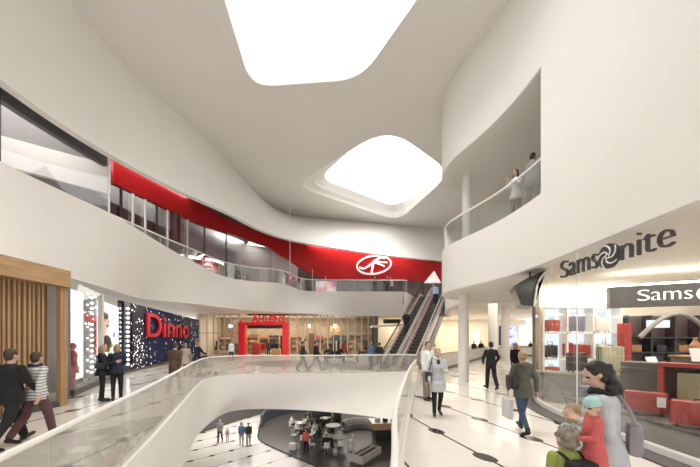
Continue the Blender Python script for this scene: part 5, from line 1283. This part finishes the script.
# ---- pair by the opening corner
P = person('woman in pale grey coat facing the camera by the corner of the opening', *at(437.5, 416), 175, 1.72, 'walk', 1, top=C_LGREY, leg=C_BLK, hair=H_BLD, hairstyle='bun', sex='f', coat=0.3, stride=9, scarf=C_WHITE, shirt=C_CHAR, arms={1: (8, 18, 14), -1: (10, 95, 10, 30)})
shoulder_bag(P, 1, 'dark shoulder bag of the woman in pale grey', LEATH, w=0.3, z=1.0)
P = person('person in white shirt with rucksack behind the woman in pale grey', *at(427.5, 400), -150, 1.86, 'stand', 1, top=C_WHITE, leg=C_TAUPE, hair=H_BRN, coat=0.03, head_turn=-20)
t = held('rucksack', 'grey taupe rucksack on the person in white shirt', 'bag', P, (0.05, -0.2, 1.2 + P['dz']))
bm = NB(); box(bm, (0, 0, 0), (0.32, 0.17, 0.44), bev=0.06); obj('pouch', bm, C_TAUPE, t)
bm = NB(); box(bm, (0, -0.1, -0.08), (0.22, 0.06, 0.2), bev=0.02); obj('front_pocket', bm, C_TAUPE, t)
t2 = carrier_bag(P, -1, 'white and brown shopping bag held by the person in white shirt', PLBAG)
# ---- concourse on the right
person('man in black jacket walking away on the right concourse, hands in pockets', *at(491, 389), 2, 1.84, 'walk', -1, top=C_BLK, leg=C_BLK, hair=H_DRK, stride=9, arms={1: (2, 26, 22, 14), -1: (2, 26, 22, 14)})
person('person in black coat walking towards the camera behind the woman in green', *at(515.5, 383), 178, 1.78, 'walk', 1, top=C_BLK, leg=C_BLK, hair=H_BLD, hairstyle='bob', sex='f', coat=0.1, stride=14, arms={1: (6, 20, 8), -1: (20, 80, 8)})
P = person('woman in olive green jacket and jeans walking away on the right concourse', *at(522.5, 432), -2, 1.74, 'walk', 1, top=C_GRN, leg=C_JEAN, hair=H_BLD, hairstyle='bun', sex='f', coat=0.12, stride=20, arms={1: (-12, 8, 18), -1: (8, 14, 14)})
shoulder_bag(P, -1, 'black shoulder bag of the woman in olive green', LEATH, w=0.34, z=1.08, yy=-0.06)
carrier_bag(P, -1, 'pale shopping bag hanging from the left hand of the woman in olive green', PLBAG, 0.34, 0.42)
bm = NB(); ell(bm, (0, P['ln'](1.42) - 0.1, 1.44 + P['dz']), (0.13, 0.07, 0.07)); bmesh.ops.scale(bm, vec=(P['k'],)*3, verts=bm.verts[:]); skinmesh('hood', bm, C_GRN, P['root'], 0.014, 2)
person('distant person in dark clothes left of the man in black, left of the two', *at(474, 358.5), 180, 1.76, 'stand', 1, top=C_CHAR, leg=C_CHAR, hair=H_DRK, vox=0.02)
person('distant person in dark coat left of the man in black, right of the two', *at(481, 357.5), 170, 1.76, 'stand', 1, top=C_BLK, leg=C_CHAR, hair=H_DRK, vox=0.02, coat=0.3)
person('distant person in dark jacket behind the shop corner post', *at(530.5, 356), 180, 1.74, 'stand', 1, top=C_NAVY, leg=C_CHAR, hair=H_BRN, vox=0.02)
# ---- right foreground: woman with children
WX, WY = (604.5-350)/F*2.72, 2.72
P = person('dark haired woman in grey cardigan holding a toddler, right foreground', WX, WY, 0, 54, 1.74, 'stand', 1, top=C_LGREY, leg=C_BLK, hair=H_DRK, hairstyle='shoulder', sex='f', coat=0.42, head_tilt=22, head_turn=14, lean=0.05, vox=0.009, arms={1: (-10, 110, 2, 60), -1: (-8, 118, 6, 40)}, scarf=C_BLK)
t = held('shoulder_bag', 'mauve grey shoulder bag behind the back of the woman in grey cardigan', 'bag', P, (0.04, -0.205, 1.10))
bm = NB(); box(bm, (0, 0, 0), (0.22, 0.1, 0.28), bev=0.045); obj('pouch', bm, C_MAUVE, t)
bm = NB(); tube(bm, cat([(-0.1, 0, 0.14), (-0.06, 0.06, 0.3), (0.07, 0.14, 0.40), (0.15, 0.215, 0.39)], 5), 0.014, 6); obj('strap', bm, C_MAUVE, t)
P2 = person('toddler in mint hat and coral jacket held by the woman in grey cardigan', (593.5-350)/F*2.48, 2.48, 0.60, 70, 0.86, 'stand', 1, top=C_RED, leg=C_MAR, hair=H_BLD, hairstyle='short', hat=C_TEAL, child=True, vox=0.011, coat=0.36, head_tilt=8, head_turn=35, arms={1: (10, 60, 6, 25), -1: (12, 70, 6, 25)})
BX, BY = (567-350)/F*2.55, 2.55
P3 = person('small blond boy in lime green jacket with a black rucksack, right foreground', BX, BY, 0, 5, 1.20, 'stand', 1, top=C_LIME, leg=C_NAVY, hair=H_GRY, hairstyle='curly', child=True, vox=0.011, coat=0.05)
t = held('rucksack', 'black rucksack on the boy in lime green', 'bag', P3, (0, -0.215, 1.19 + P3['dz']))
bm = NB(); box(bm, (0, 0, 0), (0.24, 0.12, 0.32), bev=0.05); obj('pouch', bm, C_BLK, t)
bm = NB(); box(bm, (0, -0.07, -0.05), (0.17, 0.05, 0.15), bev=0.02); obj('front_pocket', bm, C_CHAR, t)
bm = NB(); box(bm, (0.0, -0.097, -0.06), (0.10, 0.006, 0.05), bev=0.002); obj('patch', bm, C_LGREY, t)
for s in (-1, 1):
    bm = NB(); tube(bm, cat([(s*0.075, 0.03, 0.13), (s*0.08, 0.08, 0.165), (s*0.085, 0.16, 0.165), (s*0.085, 0.24, 0.05)], 5), 0.014, 6); obj('strap', bm, C_BLK, t)
P4 = person('small child in mint green jacket in front of the woman, close to the shop glass', (573-350)/F*3.35, 3.35, 0, 20, 1.22, 'stand', 1, top=C_TEAL, leg=C_GREY, hair=H_BLD, hairstyle='bob', child=True, vox=0.012, coat=0.12)
# ---- upper right balcony
bx = [(6.0, 10.75), (5.95, 9.85)]
q = dp(513, 200, 10.3); person('woman in white top with long dark hair leaning at the right balcony glass', q.x + 0.02, 10.15, 5.92, 115, 1.76, 'stand', 1, top=C_WHITE, leg=C_GREY, hair=H_DRK, hairstyle='long', sex='f', coat=0.2, arms={1: (30, 95, 6, 30), -1: (24, 90, 6, 30)})
q = dp(531, 190, 9.3); person('person in grey coat standing behind the woman in white on the right balcony', q.x + 0.05, 9.3, 5.92, -70, 1.80, 'stand', 1, top=C_GREY, leg=C_GREY, hair=H_DRK, coat=0.25)
# ---- upper far gallery
for px, lab, tp in ((375, 'person in black at the far upper gallery rail under the oval emblem', C_BLK), (387.5, 'person in dark coat at the far upper gallery rail right of the oval emblem', C_CHAR), (390.5, 'person in white top beside the dark coat at the far upper gallery rail', C_WHITE)):
    Y_ = 27.0 if px != 390.5 else 27.6
    person(lab, (px-350)/F*Y_, Y_, 5.9, 160, 1.75, 'stand', 1, top=tp, leg=C_CHAR, hair=H_DRK, vox=0.022)
for px, Y_, lab, tp in ((231, 22.2, 'mannequin in white dress behind the glass of the left upper gallery', C_WHITE), (243.5, 22.6, 'mannequin in pale grey outfit behind the glass of the left upper gallery', C_LGREY)):
    person(lab, (px-350)/F*Y_, Y_, 5.9, 200, 1.85, 'stand', 1, top=tp, leg=C_WHITE, hair=H_DRK, hairstyle='curly' if px == 231 else 'short', vox=0.02, coat=0.5 if px == 231 else .15, sex='f', category='mannequin').get('root').name = 'mannequin'
q = dp(237.5, 270, 24.0)
t = thing('potted_plant', 'dark leafed plant in a white pot between the two mannequins', 'plant', (q.x, 24.0, 5.9))
bm = NB(); cyl(bm, (0, 0, 0), (0, 0, 0.7), 0.2, 0.28, seg=18); obj('pot', bm, WHITEM, t)
random.seed(4)
bm = NB()
for i in range(60):
    a = random.uniform(0, 2*PI); r = random.uniform(0.05, 0.5); zz = random.uniform(0.75, 1.5); ell(bm, (r*Cs(a), r*S(a), zz), (0.11, 0.05, 0.03), Matrix.Rotation(a, 3, 'Z') @ Matrix.Rotation(random.uniform(-.8, .8), 3, 'Y'), 6, 4)
obj('foliage', bm, mat('dark foliage', (0.02, 0.03, 0.02), 0.6, noise=0.3), t)
bm = NB(); cyl(bm, (0, 0, 0.65), (0, 0, 1.2), 0.025, seg=6); obj('stem', bm, C_BRN, t)
# red mannequin in the window
A_ = onwin(72.0, 0.24, -0.45)
random.seed(1)
mq = person('red mannequin standing in the lit window beside the oak post', *(onwin(71.5, 0.24, 0.0)), -40, 1.8, 'stand', 1, top=C_RED, leg=C_RED, hair=C_RED, sex='f', coat=0.3, vox=0.016, category='mannequin'); mq['root'].name = 'mannequin'
g_ = Gd(72.5, -.3); mq['root'].location = (g_[0], g_[1], 0.0)
# ================================================================== LOWER CAFE
def at6(px, py): q = gp(px, py, -6.0); return q[0], q[1], -6.0
person('man in grey jacket walking with a child on the lower level', *at6(220, 442.5), 190, 1.78, 'walk', 1, top=C_GREY, leg=C_CHAR, hair=H_GRY, vox=0.02, stride=12)
person('small child in pink beside the man in grey on the lower level', *at6(227.5, 442), 190, 1.05, 'stand', 1, top=C_PINK, leg=C_BEI, hair=H_BLD, child=True, vox=0.02)
person('woman in blue on the lower level, left of the walking couple', *at6(241.5, 445.5), 200, 1.74, 'walk', -1, top=C_BLUE, leg=C_GREY, hair=H_BRN, hairstyle='bob', sex='f', vox=0.02, stride=12)
person('man in dark grey on the lower level, right of the walking couple', *at6(248.5, 445.5), 200, 1.70, 'walk', 1, top=C_CHAR, leg=C_GREY, hair=H_DRK, vox=0.02, stride=12)
ZC = -5.985
def cafe_table(px, py, lab, m, r=0.45):
    q = gp(px, py, ZC)
    t = thing('cafe_table', lab, 'table', (q[0], q[1], ZC), 0, 'round cafe tables')
    bm = NB(); cyl(bm, (0, 0, 0.72), (0, 0, 0.75), r, seg=24); obj('tabletop', bm, m, t)
    bm = NB(); cyl(bm, (0, 0, 0.02), (0, 0, 0.72), 0.035, seg=10); obj('stem', bm, GRAPH, t)
    bm = NB(); cyl(bm, (0, 0, 0), (0, 0, 0.025), 0.26, seg=20); obj('base', bm, GRAPH, t)
    return t
def cafe_chair_proto(m):
    t = thing('cafe_chair', '', 'chair', (0, 0, ZC), 0, 'cafe chairs on the lower level')
    bm = NB(); box(bm, (0, 0, 0.45), (0.42, 0.42, 0.04), bev=0.015); obj('seat', bm, m, t)
    bm = NB(); ribbon(bm, [Vector((0.22*S(a), -0.2 - 0.03*Cs(a*2) + 0.05*abs(S(a)), 0)) for a in [(-1.1 + 2.2*i/8) for i in range(9)]], 0.5, 0.84, 0.025); obj('backrest', bm, m, t)
    for sx in (-1, 1):
        for sy in (-1, 1):
            bm = NB(); cyl(bm, (sx*0.2, sy*0.2, 0), (sx*0.17, sy*0.17, 0.44), 0.014, seg=6); obj('leg', bm, STEEL, t)
    return t
protos = {'white': cafe_chair_proto(WHITEM), 'black': cafe_chair_proto(GRAPH)}
used = set()
def chair(x, y, rz, c, lab):
    p = protos[c]
    if c not in used: used.add(c); p.location = (x, y, ZC); p.rotation_euler = (0, 0, rz); p['label'] = lab; return p
    return dup(p, (x, y, ZC), rz, lab)
TB = [(300, 431, 'white', 'farthest left table', 'white', 4), (312, 428, 'dark', 'table at the back centre', 'black', 3), (325, 426, 'white', 'table at the back right', 'black', 3), (301.5, 442, 'dark', 'left front table', 'white', 3), (317, 441.5, 'white', 'centre table', 'black', 4), (322.5, 450, 'dark', 'nearest front table', 'white', 3), (338.5, 447, 'dark', 'large dark table at the right', 'white', 4), (333, 434, 'white', 'table behind the large dark table', 'black', 3)]
random.seed(12)
seatspots = []
tabpos = {}
for px, py, tm, nm, cm, n in TB:
    q = gp(px, py, ZC); tabpos[nm] = q
    cafe_table(px, py, 'round %s cafe table, the %s' % (tm, nm), WHITEM if tm == 'white' else GRAPH, 0.62 if 'large' in nm else 0.45)
    a0 = random.uniform(0, 2*PI); rr = 0.92 if 'large' in nm else 0.74
    for i in range(n):
        a = a0 + 2*PI*i/n + random.uniform(-.15, .15); x = q[0] + rr*Cs(a); y = q[1] + rr*S(a)
        where = ['right', 'far right', 'far', 'far left', 'left', 'near left', 'near', 'near right'][int(((a % (2*PI)) + PI/8) / (PI/4)) % 8]
        chair(x, y, a + PI/2, cm, '%s cafe chair, %s side of the %s' % (cm, where, nm))
        seatspots.append((x, y, a + PI/2, nm, where))
SP = [(0, C_WHITE, 'white'), (2, C_GREY, 'grey'), (4, C_CHAR, 'charcoal'), (8, C_TAUPE, 'taupe'), (11, C_BLK, 'black'), (13, C_CHAR, 'charcoal'), (15, C_WHITE, 'white'), (17, C_BLK, 'black'), (20, C_WHITE, 'white')]
for i, tp, cn in SP:
    x, y, rz, nm, where = seatspots[i]
    person('seated guest in %s, %s side of the %s' % (cn, where, nm), x, y, ZC + 0.0, math.degrees(rz), 1.74, 'sit', 1, top=tp, leg=C_CHAR, hair=[H_BRN, H_DRK, H_BLD][i % 3], vox=0.024, sex='f' if i % 2 else 'm', hairstyle='bob' if i % 2 else 'short')
q = gp(306, 453.5, ZC); person('person in red top and black trousers standing among the cafe tables', q[0], q[1], ZC, 160, 1.74, 'stand', 1, top=C_RED, leg=C_BLK, hair=H_DRK, vox=0.02)
q = gp(297, 450, ZC); t = thing('shopping_bag', 'white bag on the cafe floor by the person in red', 'bag', (q[0]-.3, q[1], ZC))
bm = NB(); box(bm, (0, 0, 0.25), (0.5, 0.3, 0.5), bev=0.05); obj('pouch', bm, WHITEM, t)
bm = NB(); tube(bm, cat([(-0.1, 0, 0.48), (0, 0, 0.62), (0.1, 0, 0.48)], 4), 0.012, 6); obj('handle', bm, WHITEM, t)
# curved low wall, counter, bench planter, sofa
bm = NB(); ribbon(bm, cat([(-8.0, 27.2), (-8.15, 29.3), (-6.9, 31.8), (-5.0, 32.9), (-3.6, 33.2)], 6), ZC, -4.95, 0.25); tag(obj('curved_screen', bm, mat('slate screen', (0.055, 0.06, 0.075), 0.5, noise=0.1)), 'low slate curved screen wall around the far left of the cafe', 'screen')
t = thing('cafe_counter', 'dark cafe service counter with white tops behind the tables', 'counter', (*gp(325, 424, ZC), ZC), -0.1)
bm = NB(); box(bm, (0, 1.0, 0.55), (2.8, 0.7, 1.1), bev=0.02); obj('body', bm, GRAPH, t)
bm = NB(); box(bm, (0, 1.0, 1.12), (2.9, 0.8, 0.05)); obj('worktop', bm, WHITEM, t)
bm = NB(); box(bm, (0.5, 1.05, 1.4), (0.9, 0.4, 0.5), bev=0.03); obj('coffee_machine', bm, STEEL, t)
q = gp(391, 441, ZC)
t = thing('kiosk', 'timber and glass kiosk counter at the right end of the lower cafe', 'kiosk', (q[0], q[1]+0.8, ZC), 0.15)
bm = NB(); box(bm, (0, 0, 0.45), (2.6, 1.3, 0.9)); obj('base', bm, BLACK, t)
bm = NB(); box(bm, (-0.1, -0.1, 1.15), (3.0, 1.6, 0.5), bev=0.02); obj('timber_band', bm, WOODH, t)
bm = NB(); box(bm, (-0.1, -0.1, 1.42), (3.05, 1.65, 0.04)); obj('worktop', bm, STEEL, t)
for i in range(4):
    bm = NB(); box(bm, (-1.0+0.62*i, 0.0, 1.55 + 0.04*(i % 2)), (0.4, 0.35, 0.24+0.06*(i % 2)), bev=0.03); obj('appliance', bm, [STEEL, GRAPH][i % 2], t)
q = gp(366, 457, ZC)
t = thing('bench_planter', 'pale stone bench with two dark planting slots in the lower cafe', 'bench', (q[0], q[1], ZC), 0.95)
bm = NB()
for x_, y_, w_, h_ in ((0, -0.42, 2.4, 0.16), (0, 0.42, 2.4, 0.16), (-1.12, 0, 0.16, 0.7), (1.12, 0, 0.16, 0.7), (0, 0.06, 2.1, 0.1)): box(bm, (x_, y_, 0.22), (w_, h_, 0.44))
obj('body', bm, mat('pale stone', (0.55, 0.51, 0.45), 0.6, noise=0.06), t)
for y_, w_ in ((-0.17, 2.05), (0.22, 2.05)):
    bm = NB(); box(bm, (0, y_, 0.2), (w_, 0.24, 0.34)); obj('slot_bed', bm, mat('dark red soil', (0.12, 0.05, 0.035), 0.9, noise=0.3, nscale=8), t)
q = gp(359, 430, ZC)
t = thing('curved_sofa', 'pale curved sofa behind the bench in the lower cafe', 'sofa', (q[0], q[1]+0.3, ZC), 0.2)
arc = [Vector((1.3*Cs(a), 1.0*S(a) - 0.6)) for a in [PI*0.12 + PI*0.76*i/14 for i in range(15)]]
bm = NB(); ribbon(bm, arc, 0.0, 0.42, 0.6); obj('seat', bm, C_GREY, t)
bm = NB(); ribbon(bm, offset(arc, -0.3), 0.0, 0.8, 0.14); obj('backrest', bm, C_WHITE, t)
settle()
# ================================================================== CAMERA, LIGHT
cd = bpy.data.cameras.new('camera'); cam = bpy.data.objects.new('camera', cd); COL.objects.link(cam)
cd.sensor_width = 36; cd.sensor_fit = 'HORIZONTAL'; cd.lens = F / 700 * 36
cam.location = (0, 0, EYE); cam.rotation_euler = (PI/2, 0, 0)
cd.shift_y = (HZ - 233.5) / 700; cd.clip_start = 0.05; cd.clip_end = 300
SC.camera = cam
w = bpy.data.worlds.new('World'); SC.world = w; w.use_nodes = True
w.node_tree.nodes['Background'].inputs[0].default_value = (1, 0.975, 0.94, 1); w.node_tree.nodes['Background'].inputs[1].default_value = 1.1
SC.view_settings.view_transform = 'Standard'; SC.view_settings.look = 'None'; SC.view_settings.gamma = 1.0; SC.view_settings.exposure = 0.25
area('skylight_daylight', (-0.6, 8.9, 13.12), 7.0, 6.6, 500, (1, 0.985, 0.96), (0, 0, 0), math.radians(125))
area('skylight_daylight', (2.6, 22.0, 13.98), 5.4, 5.4, 310, (1, 0.985, 0.96), (0, 0, math.radians(40)), math.radians(115))
# shop and gallery lamps, some added as unseen fill
area('shop_light', (8.2, 6.6, 3.95), 4, 4, 150)
area('shop_light', (11.5, 11.0, 3.95), 6, 2, 130)
area('shop_light', (10.5, 3.5, 3.9), 4, 4, 120)
area('store_light', (-8, 39.5, 4.9), 16, 4, 700, (1, 0.88, 0.7))
area('store_light', (7, 37.5, 4.9), 6, 2.5, 320, (1, 0.88, 0.7))
area('store_light', (17, 43, 4.9), 9, 4, 600, (1, 0.88, 0.7))
area('concourse_light', (12, 22, 4.9), 5, 8, 230, (1, 0.93, 0.82))
area('concourse_light', (-11.5, 22, 4.9), 3, 10, 260, (1, 0.93, 0.82))
area('concourse_light', (-4, 31, 4.9), 10, 4, 350, (1, 0.93, 0.82))
area('balcony_light', (6.9, 10.5, 9.6), 1.5, 4, 60, (1, 0.93, 0.82))
area('gallery_fill_light', (-11, 14, 11.4), 1.0, 12, 130, (1, 0.95, 0.88))
area('gallery_fill_light', (1.0, 30.0, 11.3), 11, 0.8, 260, (1, 0.95, 0.88))
area('upper_shop_light', (-13.6, 16, 11.9), 2.0, 12, 200, (1, 0.97, 0.93))
area('upper_shop_light', (-1, 32.8, 11.9), 12, 1.5, 260, (1, 0.97, 0.93))
area('upper_shop_light', (-9.8, 28.2, 12.1), 2.5, 3, 800, (1, 0.97, 0.93))  # extra fill added to lighten the grey upper shop
area('gallery_fill_light', (-10.75, 7.5, 11.2), 0.7, 9, 520, (1, 0.97, 0.93))  # added fill brightening the white slab behind the upper left glass
area('lower_light', (-9, 27, -2.1), 8, 10, 700, (1, 0.95, 0.88))
area('lower_light', (2, 31, -2.1), 8, 4, 300, (1, 0.93, 0.84))
